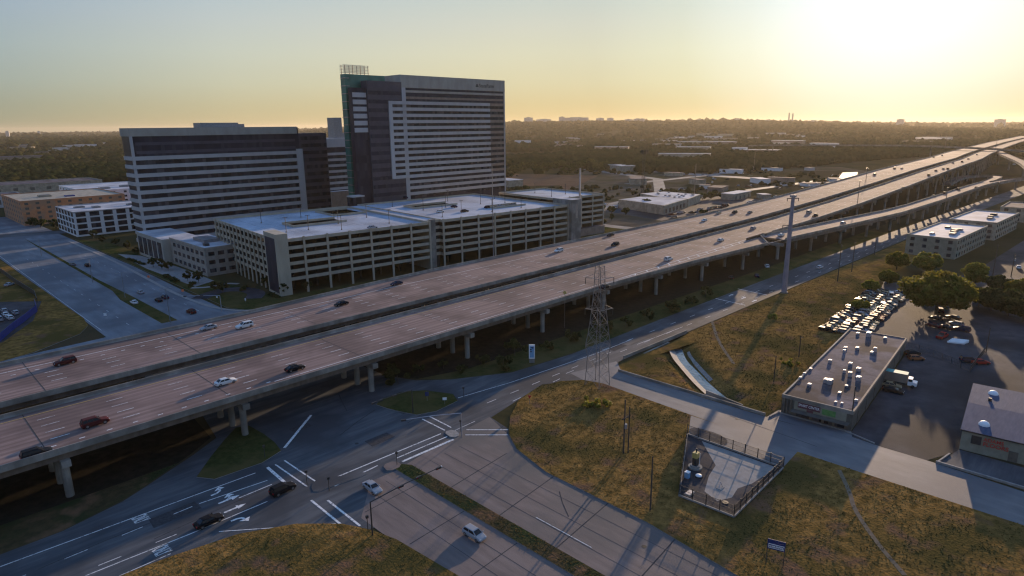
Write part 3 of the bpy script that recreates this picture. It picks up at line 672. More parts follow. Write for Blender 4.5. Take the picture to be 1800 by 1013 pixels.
# ---- tall office tower
def right_tower():
    y0, y1 = 335.0, 372.0
    xr, zt = aty(885.5, 142, y0); xm, _ = aty(703, 142, y0); xa, _ = aty(646, 200, y0); xb, _ = aty(621, 200, y0); xf, _ = aty(683, 240, y0); xf2, _ = aty(859, 240, y0)
    zf = aty(800, 158, y0)[1]; z_hi = aty(700, 178, y0)[1]; z_lo = aty(700, 314, y0)[1]
    t = thing('office_tower', 'taller of the two banded office towers, with a green glass corner', 'office tower', (xm, y0, 0))
    b = MB(); b.box(xm, xr, y0, y1, 0, zt-.3, 'glass_dark'); b.box(xa, xm-.02, y0-1.2, y0+5, 0, zt-4.4, 'spandrel_dark', top='roof_white'); b.box(xb, xa-.02, y0+.3, y0+4, 0, zt-8.5, 'glass_dark', top='roof_white'); part(b, 'wall', t)
    b = MB(); b.box(xm-.3, xr+.4, y0-.5, y1+.4, zf, zt, 'beige', top='roof_white'); part(b, 'fascia', t)
    b = MB(); b.box(xr-.6, xr+.35, y0-.45, y1, 0, zf-.02, 'panel_grey'); part(b, 'corner_trim', t)
    b = MB(); b.box(xf, xf+2.6, y0-2.0, y0-1.22, z_lo, z_hi, 'panel_grey'); part(b, 'frame', t)
    b = MB(); b.box(xm+.1, xm+3.0, y0-1.1, y0-.02, 0, zf-.02, 'panel_grey'); part(b, 'frame', t)
    n = 12; dz = (z_hi-z_lo-1.9)/n
    for k in range(n+1):
        z = z_hi-dz*k
        b = MB(); b.box(xf+2.62, xf2, y0-1.95, y0-1.23, z-1.95, z, 'panel_grey'); part(b, 'spandrel', t)
        b = MB(); b.box(xm+3.02, xr-.7, y0-.35, y0-.03, z-1.9, z-.1, 'wall_brown'); part(b, 'spandrel', t)
        if k < n:
            b = MB(); b.box(xm+3.05, xr-.75, y0-.16, y0-.02, z-dz+.05, z-2.0, 'glass'); part(b, 'window', t)
            b = MB(); b.box(xf+2.7, xm-.1, y0-1.36, y0-1.22, z-dz+.05, z-2.0, 'glass'); part(b, 'window', t)
    for k in range(1, 4):
        z = z_lo-dz*k+1.9
        b = MB(); b.box(xm+3.02, xr-.7, y0-.5, y0-.03, z-1.9, z, 'panel_grey'); part(b, 'spandrel', t)
        b = MB(); b.box(xm+3.05, xr-.75, y0-.16, y0-.02, z-dz+.05, z-2.0, 'glass'); part(b, 'window', t)
    for k in range(2):
        z = zf-dz*k-1.4
        b = MB(); b.box(xm+3.02, xr-.7, y0-.3, y0-.03, z-1.4, z, 'beige' if k == 0 else 'wall_brown'); part(b, 'spandrel', t)
    for k in range(6):
        z = aty(633, 163+12.4*k, y0)[1]
        b = MB(); b.box(xb+.3, xa-.3, y0-.2, y0+.28, z-2.6, z, 'panel_grey'); part(b, 'spandrel', t)
    for k in range(13):
        z = zt-10-5*k
        b = MB(); b.box(xa+.3, xf-.2 if z > z_lo-2 and z < z_hi else xm-.4, y0-1.34, y0-1.22, z-2.2, z, 'glass_dark'); part(b, 'window', t)
    xg0, zg = aty(606, 130, 341); xg1, _ = aty(676, 134, 341)
    b = MB(); b.box(xg0, xg1, 341, 346, 0, zg, 'glass_green', top='roof_white'); part(b, 'glass_corner', t)
    for k in range(20):
        z = zg-2-4.4*k
        b = MB(); b.box(xg0-.35, xg0-.02, 341, 346, z-.35, z, 'metal_grey'); b.box(xg0-.34, xg0+2.5, 340.7, 340.98, z-.3, z-.1, 'metal_grey'); part(b, 'louvre', t)
    b = MB(); xt1 = aty(646, 122, 342)[0]; zt2 = aty(620, 115, 342)[1]
    for x in np.linspace(xg0+.6, xt1, 4): 
        for y in (341.6, 345.4): b.tube([(x, y, zg), (x, y, zt2)], .22, 'dark_metal', 5)
    for z in np.linspace(zg+1, zt2, 6):
        for y in (341.6, 345.4): b.tube([(xg0-.5, y, z), (xt1+.6, y, z)], .14, 'metal_grey', 4)
    part(b, 'roof_trellis', t)
    xs, zs = aty(842, 151, y0-.5); text('sign_lettering', 'StateFarm', 3.4, 'dark_metal', frame((xs, y0-.56, zs), (1,0,0), (0,0,1)), t, .06, 1.02)
    b = MB(); xl, zl = aty(838.5, 151, y0-.5)
    for a in range(3):
        c = (xl+math.cos(R(90+120*a))*.75, zl+math.sin(R(90+120*a))*.6); n2 = 12
        b.face([(c[0]+.75*math.cos(-2*math.pi*i/n2), y0-.57, c[1]+.5*math.sin(-2*math.pi*i/n2)) for i in range(n2)][::-1], 'dark_metal')
    part(b, 'sign_emblem', t)
    b = MB(); b.box(xb-8, xb-.05, y0-6, y0+.2, 0, 26, 'glass'); b.box(xb-8.2, xb, y0-6.2, y0+.3, 26.02, 26.8, 'panel_grey'); part(b, 'lobby', t)
right_tower()
# ---- banded office block seen between the towers
x0, _ = aty(570, 300, 470); x1, _ = aty(640, 300, 470); zt = aty(600, 243, 470)[1]
t = thing('office_block', 'banded pale office block seen in the gap between the two towers', 'office block', (x0, 470, 0))
b = MB(); b.box(x0, x1, 470, 500, 0, zt-.2, 'glass_dark'); part(b, 'wall', t)
b = MB(); b.box(x0-.3, x1+.3, 469.5, 500.3, zt-7, zt, 'panel_grey', top='roof_white'); part(b, 'fascia', t)
for k in range(12):
    b = MB(); b.box(x0-.2, x1+.2, 469.4, 469.98, zt-11.2-4.6*k-2, zt-11.2-4.6*k, 'panel_grey'); part(b, 'spandrel', t)
    b = MB(); b.box(x0, x1, 469.8, 469.97, zt-11.2-4.6*k-4.5, zt-11.2-4.6*k-2.1, 'glass'); part(b, 'window', t)
xa, za = aty(586, 207, 480); xb, _ = aty(600, 207, 480)
b = MB(); b.box(xa, xb, 480, 490, zt, za, 'metal_grey'); b.box(xb+.02, xb+5, 481, 489, zt, za-12, 'metal_grey'); part(b, 'penthouse', t)
b = MB(); b.box(x0, x0+26, 462, 468.5, 0, 16, 'wall_brown', top='roof_white'); part(b, 'lobby', t)

# ---- parking garage
GO = (115.6, 242.2); GA = R(-5.6)
garage = thing('parking_garage', 'long beige concrete parking garage of open floors with a pale blue roof deck', 'garage', (GO[0], GO[1], 0), GA)
def gl(px, py, z):
    x, y = at(px, py, z); dx, dy = x-GO[0], y-GO[1]; c, s = math.cos(GA), math.sin(GA); return dx*c+dy*s, -dx*s+dy*c
def gw(u, v):
    c, s = math.cos(GA), math.sin(GA); return GO[0]+u*c-v*s, GO[1]+u*s+v*c
LZ = [22.9-3.2*k for k in range(6)]          # top of each spandrel
SEC = [(0.0, 71.5, 0.0, 85.0), (79.5, 164.0, 1.5, 88.0), (173.0, 214.0, 20.0, 74.0)]
HOLES = [[(20, 46, 34, 47), (50, 68, 56, 78)], [(96, 124, 52, 64), (128, 150, 22, 30)], []]
for (u0, u1, v0, v1), holes in zip(SEC, HOLES):
    hgt = 0 if u0 < 170 else 1.2
    us = sorted({u0, u1, *[h[0] for h in holes], *[h[1] for h in holes]}); vs = sorted({v0, v1, *[h[2] for h in holes], *[h[3] for h in holes]})
    b = MB()
    for a, a2 in zip(us, us[1:]):
        for c, c2 in zip(vs, vs[1:]):
            if any(h[0] <= a and a2 <= h[1] and h[2] <= c and c2 <= h[3] for h in holes): continue
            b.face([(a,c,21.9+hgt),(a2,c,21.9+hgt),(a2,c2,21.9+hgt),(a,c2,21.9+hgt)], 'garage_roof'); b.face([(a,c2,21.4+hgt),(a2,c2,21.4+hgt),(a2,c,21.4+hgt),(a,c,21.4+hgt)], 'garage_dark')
    local(b, 'roof_deck', garage)
    b = MB()
    for h in holes:
        for q in ((h[0]-.25,h[1]+.25,h[2]-.25,h[2]),(h[0]-.25,h[1]+.25,h[3],h[3]+.25),(h[0]-.25,h[0],h[2],h[3])): b.box(*q, 21.92+hgt, 22.95+hgt, 'garage_panel')
    if holes: local(b, 'ramp_wall', garage)
    b = MB()
    for v in np.arange(v0+1, v1-12, 17.5):
        for u in np.arange(u0+3, u1-3, 2.75):
            for w0 in (v, v+5.6):
                if not any(h[0]-3 < u < h[1]+3 and h[2]-6 < w0 < h[3]+1 for h in holes): b.face([(u, w0, 21.906+hgt), (u+.14, w0, 21.906+hgt), (u+.14, w0+5, 21.906+hgt), (u, w0+5, 21.906+hgt)], 'paint')
    for u in np.arange(u0+9, u1-4, 10.2): b.face([(u, v0+.4, 21.909+hgt), (u+.1, v0+.4, 21.909+hgt), (u+.1, v1-.4, 21.909+hgt), (u, v1-.4, 21.909+hgt)], 'skid') if not any(h[0] < u < h[1] for h in holes) else None
    local(b, 'bay_markings', garage)['kind'] = 'stuff'
    for k, z in enumerate(LZ):
        z += hgt
        b = MB(); b.box(u0, u1, v0-.02, v0+.28, z-1.35, z, 'garage_panel'); local(b, 'spandrel', garage)
        if k:
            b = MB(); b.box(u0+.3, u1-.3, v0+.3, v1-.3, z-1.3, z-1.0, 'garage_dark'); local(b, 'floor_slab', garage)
        b = MB(); b.box(u0-.02, u0+.28, v0+.3, v1, z-1.35, z, 'garage_panel'); local(b, 'spandrel', garage)
    b = MB(); b.box(u1-.28, u1, v0+.3, v1, 0, LZ[0]+hgt, 'garage_panel'); b.box(u0+.3, u1-.3, v1-.28, v1, 0, LZ[0]+hgt, 'garage_panel'); local(b, 'rear_wall', garage)
    nb = max(2, round((u1-u0)/10.2))
    for i in range(nb+1):
        u = u0+.35+(u1-u0-.7)*i/nb
        b = MB(); b.box(u-.42, u+.42, v0-.5, v0-.04, 0, LZ[0]+.4+hgt, 'garage_panel'); local(b, 'column', garage)
    if u0 == 0:
        for i in range(14):
            v = 13.5+i*5.2
            b = MB(); b.box(u0-.45, u0-.04, v-.45, v+.45, 0, LZ[0]+.1, 'garage_panel'); local(b, 'column', garage)
    b = MB()
    for u in np.arange(u0+8, u1-5, 10.2):
        for v in np.arange(v0+8, v1-5, 14): b.box(u-.35, u+.35, v-.35, v+.35, 0, 21.3, 'garage_dark')
    local(b, 'inner_columns', garage)['kind'] = 'stuff'
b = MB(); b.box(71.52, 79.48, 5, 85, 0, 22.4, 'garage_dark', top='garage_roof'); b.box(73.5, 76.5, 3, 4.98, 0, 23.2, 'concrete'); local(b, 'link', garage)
for z in LZ:
    for q in ((76.52, 79.46), (71.54, 73.48)): b = MB(); b.box(*q, 3.8, 4.98, z-1.3, z, 'garage_panel'); local(b, 'spandrel', garage)
b = MB(); b.box(-1.2, 3.6, -1.0, 12.4, 0, 25.2, 'garage_panel'); st = local(b, 'stair_tower', garage)
b = MB(); b.box(-1.28, -1.21, .6, 11.2, 1.0, 23.4, 'glass_dark'); local(b, 'glass_panel', st)
b = MB(); b.box(164.02, 171.5, -1.2, 14, 0, 25.6, 'concrete', top='roof_white'); st = local(b, 'stair_tower', garage)
b = MB(); b.box(167.2, 169.0, -1.29, -1.21, 15, 23, 'wall_stone'); local(b, 'vent_panel', st)
b = MB(); b.box(171.52, 172.98, 14.02, 60, 0, 21, 'garage_dark'); b.box(173, 211, 16, 19.4, 0, 4.8, 'wall_brown', top='roof_tan'); local(b, 'link', garage)
for u, v in ((12,22),(22,22),(33,12),(40,30),(58,14),(60,40),(14,58),(36,64),(88,14),(104,20),(118,12),(140,14),(96,44),(112,46),(135,44),(150,40),(92,70),(130,70),(158,60),(184,36),(200,40),(192,60)):
    x, y = gw(u, v); z0 = 21.92+(1.2 if u > 172 else 0)
    t = thing('lamp_post', 'slim twin-head lamp post on the roof deck of the parking garage', 'lamp post', (x, y, z0), 0, 'lamp posts on the garage roof')
    b = MB(); b.tube([(0,0,0),(0,0,6.4)], .13, 'dark_metal', 6); b.disc((0,0), .35, 0, 'concrete', 8, .5); local(b, 'pole', t)
    b = MB(); b.box(-1.1, 1.1, -.16, .16, 6.42, 6.6, 'dark_metal'); local(b, 'lamp_head', t)
# ---- beige three-storey block in front of the lower tower
t = thing('podium_building', 'beige three-storey block with dark windows tucked beside the garage stair tower', 'office block', (109, 300, 0))
b = MB(); b.box(108.5, 127.5, 301, 345, 0, 12.6, 'wall_stone'); part(b, 'wall', t)
b = MB(); b.box(108.9, 127.1, 301.4, 344.6, 12.62, 12.7, 'roof_white'); b.box(115, 122, 318, 332, 12.72, 14.2, 'metal_grey'); b.box(112, 114, 309, 312, 12.72, 13.8, 'dark_metal'); part(b, 'roof', t)
for (q) in ((108.2,127.8,300.7,301.1),(108.2,108.6,301.12,345)):
    b = MB(); b.box(*q, 12.3, 13.4, 'wall_stone'); part(b, 'parapet', t)
for k in range(3):
    z = 1.6+3.9*k
    for i in range(4):
        b = MB(); b.box(109.9+i*4.4, 112.7+i*4.4-(.9 if i == 3 else 0), 300.88, 300.99, z, z+1.8, 'glass'); part(b, 'window', t)
    for i in range(7):
        b = MB(); b.box(108.38, 108.49, 303+i*5.8, 306.2+i*5.8, z, z+1.8, 'glass'); part(b, 'window', t)
# ---- white apartments, orange block, sheds and roofs to the left
def block(name, label, cat, x0, x1, y0, y1, h, wall, roof, nx_, ny_, floors, rz=0, win='glass', ww=2.2, wh=1.7, group=None, units=(), trim=None):
    t = thing(name, label, cat, (x0, y0, 0), rz, group); L, W = x1-x0, y1-y0
    b = MB(); b.box(0, L, 0, W, 0, h, wall); local(b, 'wall', t)
    b = MB(); b.box(.25, L-.25, .25, W-.25, h+.005, h+.05, roof); rf = local(b, 'roof', t)
    b = MB()
    for q in ((-.1,L+.1,-.1,.24),(-.1,L+.1,W-.24,W+.1),(-.1,.24,.24,W-.24),(L-.24,L+.1,.24,W-.24)): b.box(*q, h-.2, h+.65, trim or wall)
    local(b, 'parapet', t)
    fh = h/floors if floors else h
    for k in range(floors):
        z = k*fh+fh*.3
        for i in range(nx_):
            u = (i+.5)*L/nx_; b = MB(); b.box(u-ww/2, u+ww/2, -.1, -.01, z, z+wh, win); local(b, 'window', t)
        for i in range(ny_):
            v = (i+.5)*W/ny_; b = MB(); b.box(-.1, -.01, v-ww/2, v+ww/2, z, z+wh, win); local(b, 'window', t)
    for (u, v, a, c, hh, m) in units:
        b = MB(); b.box(u-a, u+a, v-c, v+c, h+.06, h+.06+hh, m); b.box(u-a*.8, u+a*.8, v-c*.8, v+c*.8, h+.065+hh, h+.12+hh, 'dark_metal'); local(b, 'roof_unit', t)
    return t
block('apartment_block', 'white four-storey apartment block with dark square windows beside the lower tower', 'apartments', 97, 158, 480, 528, 15.2, 'wall_white', 'roof_white', 8, 6, 4, ww=5.4, wh=2.8, units=((10,30,3,2,1,'metal_grey'),(18,22,2,3,1,'metal_grey'),(40,20,4,2,1.2,'metal_grey')), trim='panel_grey')
block('apartment_block', 'orange brown half-finished block with scaffolded walls at the far left', 'apartments', 84, 150, 566, 640, 17, 'brick_orange', 'wall_tan', 10, 9, 5, ww=2.2, wh=1.6, win='shopfront', units=((20,30,4,3,1.5,'wall_tan'),(34,20,3,3,.8,'blue_tarp')))
block('apartment_block', 'white-roofed new block behind the apartments, touching the lower tower', 'apartments', 140, 245, 640, 730, 15, 'wall_white', 'roof_white', 12, 8, 4, units=((20,20,4,3,1.5,'metal_grey'),(40,30,5,3,1.5,'metal_grey'),(60,18,4,3,1.2,'metal_grey'),(70,50,4,4,1.5,'metal_grey')))
block('warehouse', 'long low pale warehouse in front of the left-hand woods', 'warehouse', 60, 210, 870, 930, 9, 'wall_tan', 'roof_tan', 10, 5, 1, ww=4, wh=3, win='shopfront')
block('warehouse', 'grey shed at the left edge behind the orange block', 'warehouse', 30, 112, 720, 770, 9, 'panel_grey', 'roof_tan', 6, 4, 1, ww=4, wh=4, win='shopfront')
block('warehouse', 'low brown shed in the scrub left of the orange block', 'warehouse', 52, 76, 640, 660, 5, 'wall_brown', 'roof_white', 3, 2, 1, win='shopfront')
# ---- flat-roofed apartments to the right of the ramp
block('apartment_block', 'nearer of the two white-roofed apartment blocks below the exit ramp', 'apartments', 372, 431, 60, 82, 9.6, 'wall_olive', 'roof_white', 12, 4, 3, R(-3), win='glass', ww=1.8, wh=1.6, trim='wall_tan',
      units=((16,6,2,1.2,1,'metal_grey'),(22,7,1.5,1.2,1.2,'wall_brown'),(28,8,2,1.5,1.4,'wall_brown'),(34,7,1.2,1.2,1,'metal_grey'),(12,14,2,.8,.8,'metal_grey'),(40,14,2,1,.8,'dark_metal')))
block('apartment_block', 'farther of the two white-roofed apartment blocks below the exit ramp', 'apartments', 447, 505, 55, 78, 9.6, 'wall_tan', 'roof_white', 12, 4, 3, R(-3), win='glass', ww=1.8, wh=1.6,
      units=((18,7,2,1.2,1,'wall_brown'),(25,8,2,1.2,1.3,'wall_brown'),(38,9,2,1.5,1.2,'dark_metal')))
block('apartment_block', 'tan block with a flat roof standing behind the two white-roofed apartment blocks', 'apartments', 540, 580, 46, 66, 9, 'wall_tan', 'roof_tan', 8, 3, 3)
# ---- white-roofed store beyond the garage
t = thing('store_building', 'low tan building with bright white roofs beyond the freeway and garage', 'store', (425, 250, 0))
P1 = [(421,252),(470,261),(472,284),(462,300),(434,302),(428,275)]; P2 = [(474,262),(513,272),(515,309),(487,316),(474,290)]
for P_, hh in ((P1, 7.0), (P2, 6.6)):
    b = MB(); b.prism(P_, 0, hh, 'wall_tan'); part(b, 'wall', t)
    cx, cy = sum(p[0] for p in P_)/len(P_), sum(p[1] for p in P_)/len(P_)
    b = MB(); b.prism([(cx+(p[0]-cx)*.94, cy+(p[1]-cy)*.94) for p in P_], hh+.005, hh+.06, 'roof_white'); part(b, 'roof', t)
for i in range(6):
    b = MB(); b.obox((425.5+i*7.7, 252.62+i*1.42), math.atan2(9, 49), 1.6, .08, 1, 4.2, 'glass'); part(b, 'window', t)
for i in range(14):
    x, y = 476+i*2.3+random.uniform(-1,1), random.uniform(270,305); b = MB(); b.box(x, x+1.6, y, y+1.2, 6.68, 7.7, 'metal_grey'); part(b, 'roof_unit', t)
# ---- long shop row beside the side road
SA = math.atan2(4.9, 63.4)
shop = thing('shop_building', 'long flat-roofed shop building with a purple sign and green banner beside the side road', 'shops', (144.3, 37.1, 0), SA)
b = MB(); b.box(0, 63.6, 0, 15, 0, 4.3, 'shopfront'); local(b, 'wall', shop)
b = MB(); b.box(.3, 63.3, .3, 14.7, 4.31, 4.4, 'roof_tan'); local(b, 'roof', shop)
b = MB(); b.box(-.12, .28, -.12, 15.1, 3.9, 4.75, 'concrete'); b.box(.3, 63.7, -.12, .28, 3.9, 4.62, 'wall_brown'); b.box(.3, 63.7, 14.72, 15.1, 3.9, 4.75, 'concrete'); b.box(63.32, 63.7, .3, 14.7, 3.9, 4.6, 'wall_brown'); local(b, 'parapet', shop)
b = MB(); b.box(-.1, -.02, 1.2, 12.2, 1.9, 3.85, 'wall_olive'); fb = local(b, 'sign_band', shop)
b = MB(); b.box(-.2, -.11, 6.6, 11.4, 2.5, 3.8, 'maroon'); sg = local(b, 'shop_sign', shop)
c = bpy.data.curves.new('lettering', 'FONT'); c.body = 'SMART CENTER'; c.size = .74; c.align_x = 'CENTER'; c.align_y = 'CENTER'; c.extrude = .02; c.materials.append(M['white'])
o = letter_mesh('lettering', c); o.parent = sg; o.matrix_basis = frame((-.22, 9.0, 3.2), (0,-1,0), (0,0,1)) @ Matrix.Diagonal((.86,1.15,1,1))
b = MB(); b.box(-.2, -.11, 3.4, 6.2, 2.3, 3.6, 'green_banner'); local(b, 'banner', shop)
b = MB(); b.box(-.3, -.21, 8.0, 9.4, 1.95, 2.45, 'maroon'); local(b, 'small_sign', shop)
for v0, v1 in ((1.4,3.4),(3.9,5.6),(6.2,8.2),(8.8,11.6)):
    b = MB(); b.box(-.08, -.015, v0, v1, .25, 1.8, 'glass'); local(b, 'window', shop)
b = MB(); b.box(-2.1, -.12, .4, 12.5, 1.82, 1.9, 'shopfront'); local(b, 'canopy', shop)
for v in (13, 13.7, 14.4): b = MB(); b.box(-.35, -.02, v-.16, v+.16, 0, 4.0, 'shopfront'); local(b, 'pilaster', shop)
for i in range(7):
    b = MB(); b.box(5+i*8.4, 8.2+i*8.4, -.1, -.02, .05, 3.0, 'shopfront'); local(b, 'roller_door', shop)
for px, py, a, c_, h_ in ((1452,671,.9,.6,.9),(1459,673,1.2,.6,1.0),(1527,590,1.3,.7,1.2),(1508,587,.7,.5,.5),(1556,595,.6,.5,.5),(1486,612,.7,.5,.5),(1484,619,.4,.4,.8),(1507,613,.7,.5,.6),(1538,617,.5,.5,1.1),(1533,621,.8,.5,.6),
                         (1459,636,.5,.5,.7),(1495,640,.7,.5,.5),(1484,654,.4,.4,.7),(1509,651,.8,.6,.8),(1494,661,.6,.5,1.2),(1509,667,.9,.6,.9),(1423,677,.7,.5,.5),(1425,649,.5,.4,.4),(1414,657,.4,.4,.4),(1407,665,.5,.4,.5),(1488,679,.4,.4,.4),(1476,691,.7,.4,.4),(1469,707,.4,.3,.3),(1480,709,.4,.3,.3),(1505,705,.4,.4,.5)):
    x, y = at(px, py, 4.6); b = MB(); b.obox((x, y), SA, a*.8, c_*.8, 4.42, 4.42+h_, 'galv'); b.obox((x, y), SA, a*.62, c_*.62, 4.421+h_, 4.5+h_, 'white'); b.build('roof_unit', shop)
for q in ((18,20,.3,4),(20,22,4,9),(33,36,2,8)): pass
# ---- flooring shop
SB = math.atan2(2.8, 29.6)
fl_shop = thing('shop_building', 'blue grey metal-roofed flooring shop at the right edge with white dome vents', 'shop', (151, 18.3, 0), SB)
b = MB(); b.box(0, 30, -46, 0, 0, 4.3, 'wall_olive'); local(b, 'wall', fl_shop)
b = MB()
b.face([(-.3,.3,4.5),(-.3,-46.3,4.5),(15,-46.3,5.0),(15,.3,5.0)], 'roof_metal'); b.face([(15,.3,5.0),(15,-46.3,5.0),(30.3,-46.3,4.5),(30.3,.3,4.5)], 'roof_metal')
b.face([(-.3,.3,4.32),(30.3,.3,4.32),(30.3,.3,4.5),(15,.3,5.0),(-.3,.3,4.5)][::-1], 'wall_stone'); b.box(-.32, -.2, -46, .3, 4.2, 4.49, 'dark_metal'); rf = local(b, 'roof', fl_shop)
for px, py in ((1746,692), (1730,746)):
    x, y = at(px, py, 4.8); b = MB(); b.dome((x, y, 4.6), 1.05, .95, 'white'); b.build('dome_vent', fl_shop)
x, y = at(1740, 705, 4.9); b = MB(); b.box(x-.3, x+.3, y-.3, y+.3, 4.6, 5.6, 'dark_metal'); b.build('roof_vent', fl_shop)
b = MB(); b.box(-.12, -.02, -3.4, -1.7, 1.9, 3.7, 'dark_metal'); local(b, 'sign_emblem', fl_shop)
for body, z, sz in (('ADAMS', 3.35, 1.0), ('FLOORS', 2.35, 1.15)):
    c = bpy.data.curves.new('lettering', 'FONT'); c.body = body; c.size = sz; c.align_y = 'CENTER'; c.extrude = .06; c.offset = .012; c.materials.append(M['red_sign'])
    o = letter_mesh('lettering', c); o.parent = fl_shop; o.matrix_basis = frame((-.14, -3.7, z), (0,-1,0), (0,0,1))
b = MB(); b.dome((0, 0, 0), .01, .01, 'white')
b = MB(); b.box(-.1, -.02, -9.5, -8, .02, 2.2, 'shopfront'); local(b, 'door', fl_shop)
# ------------------------------------------------------------------ vehicles
KINDS = {  # L, W, H, belt, hood z, trunk z, (xr0, xr1, xf1, xf0), wheel r
 'sedan': (4.75,1.83,1.45,.98,.90,.98,(-1.85,-1.10,.30,1.10),.33), 'hatch': (4.35,1.80,1.50,1.00,.94,1.02,(-2.08,-1.72,.35,1.20),.33),
 'suv': (4.80,1.93,1.76,1.12,1.06,1.14,(-2.33,-2.05,.25,1.05),.38), 'pickup': (5.70,1.98,1.82,1.12,1.10,1.10,(-.75,-.55,.75,1.45),.40), 'van': (5.2,1.98,2.05,1.15,1.05,1.2,(-2.53,-2.42,1.1,1.9),.36)}
def car_shape(kind):
    L, W, H, belt, hz, tz, (xr0, xr1, xf1, xf0), wr = KINDS[kind]; h = L/2; w = W/2
    body = MB(); body.smooth = False
    xs = [-h, -h+.12, -h+.5, xr0, (xr0+xf0)/2, xf0, h-.55, h-.15, h]
    zt = [tz-.22, tz-.04, tz, tz+.01, belt, hz+.03, hz-.08, hz-.20, hz-.36]
    wd = [w*.86, w*.95, w*.99, w, w, w, w*.98, w*.90, w*.74]
    if kind in ('suv', 'hatch', 'van'): zt[0:4] = [belt-.15, belt-.02, belt, belt]
    zb = [.36, .26, .22, .22, .22, .22, .22, .26, .34]
    rings = []
    for x, z, a, b0 in zip(xs, zt, wd, zb):
        half = [(a*.90, b0), (a, b0+.16), (a*1.0, (b0+z)/2+.06), (a*.965, z-.10), (a*.86, z-.015), (0, z)]
        rings.append([(x, y, zz) for y, zz in half]+[(x, -y, zz) for y, zz in half[-2::-1]])
    n = len(rings[0])
    for r0, r1 in zip(rings, rings[1:]):
        for i in range(n-1): body.face([r0[i], r1[i], r1[i+1], r0[i+1]][::-1], 'PAINT')
        body.face([r0[n-1], r1[n-1], r1[0], r0[0]][::-1], 'PAINT')
    body.face(rings[0], 'PAINT'); body.face(rings[-1][::-1], 'PAINT')
    gl_ = MB(); b0 = w*.90; t0 = w*.70; zt0 = belt-.03
    A = [(xr0,-b0,zt0),(xf0,-b0,zt0),(xf0,b0,zt0),(xr0,b0,zt0)]; B = [(xr1,-t0,H-.04),(xf1,-t0,H-.04),(xf1,t0,H-.04),(xr1,t0,H-.04)]
    for i in range(4):
        j = (i+1) % 4; q = [A[i], A[j], B[j], B[i]]; body.face(q, 'PAINT')
        c = Vector((0,0,0)); V4 = [Vector(p) for p in q]
        nrm = (V4[1]-V4[0]).cross(V4[3]-V4[0]).normalized()*.012
        def lerp(u, v): return tuple((V4[0]*(1-u)+V4[1]*u)*(1-v)+(V4[3]*(1-u)+V4[2]*u)*v+nrm)
        if i in (0, 2):
            cuts = [(.08,.47),(.51,.93)] if kind != 'pickup' else [(.08,.92)]
            if kind in ('suv','van'): cuts = [(.05,.30),(.33,.62),(.65,.94)]
            for u0, u1 in cuts: gl_.face([lerp(u0,.1), lerp(u1,.1), lerp(u1,.88), lerp(u0,.88)], 'car_glass')
        else: gl_.face([lerp(.07,.08), lerp(.93,.08), lerp(.93,.92), lerp(.07,.92)], 'car_glass')
    m = [((p[0]*.92+ (xr1+xf1)/2*.08), p[1]*.88, H) for p in B]
    for i in range(4): body.face([B[i], B[(i+1)%4], m[(i+1)%4], m[i]], 'PAINT')
    body.face(m, 'PAINT')
    if kind == 'pickup': body.box(-h+.12, xr0-.12, -w*.80, w*.80, 1.101, 1.125, 'dark_metal')
    for s in (-1, 1):
        body.box(xf0-.22, xf0-.02, s*(w+.09)-.07, s*(w+.09)+.07, belt-.05, belt+.10, 'PAINT')
    wheel = MB(); nn = 14
    cyl = lambda mb, y0, y1, r, m: [mb.face([(r*math.cos(2*math.pi*i/nn), y0, r*math.sin(2*math.pi*i/nn)) for i in range(nn)], m), mb.face([(r*math.cos(2*math.pi*i/nn), y1, r*math.sin(2*math.pi*i/nn)) for i in range(nn-1,-1,-1)], m)] + \
        [mb.face([(r*math.cos(2*math.pi*i/nn), y1, r*math.sin(2*math.pi*i/nn)), (r*math.cos(2*math.pi*(i+1)/nn), y1, r*math.sin(2*math.pi*(i+1)/nn)), (r*math.cos(2*math.pi*(i+1)/nn), y0, r*math.sin(2*math.pi*(i+1)/nn)), (r*math.cos(2*math.pi*i/nn), y0, r*math.sin(2*math.pi*i/nn))], m) for i in range(nn)]
    cyl(wheel, -.11, .11, wr, 'tyre'); rim = MB(); cyl(rim, -.125, .125, wr*.62, 'rim')
    hl = MB(); hl.box(-.10, .02, -.16, .16, -.07, .07, 'lamp_clear'); tl = MB(); tl.box(-.03, .08, -.15, .15, -.10, .12, 'lamp_red')
    return dict(body=body, glass=gl_, wheel=wheel, rim=rim, headlight=hl, taillight=tl, dim=(h, w, hz, tz, wr))
SHAPES = {}; MESHES = {}
def mesh_of(mb, name, sub=None):
    key = (id(mb), sub)
    if key not in MESHES:
        me = bpy.data.meshes.new(name); me.from_pydata(mb.v, [], mb.f)
        for m in mb.mats: me.materials.append(M['paint_'+sub+'_car'] if m == 'PAINT' else M[m])
        me.polygons.foreach_set('material_index', mb.m); me.update(); MESHES[key] = me
    return MESHES[key]
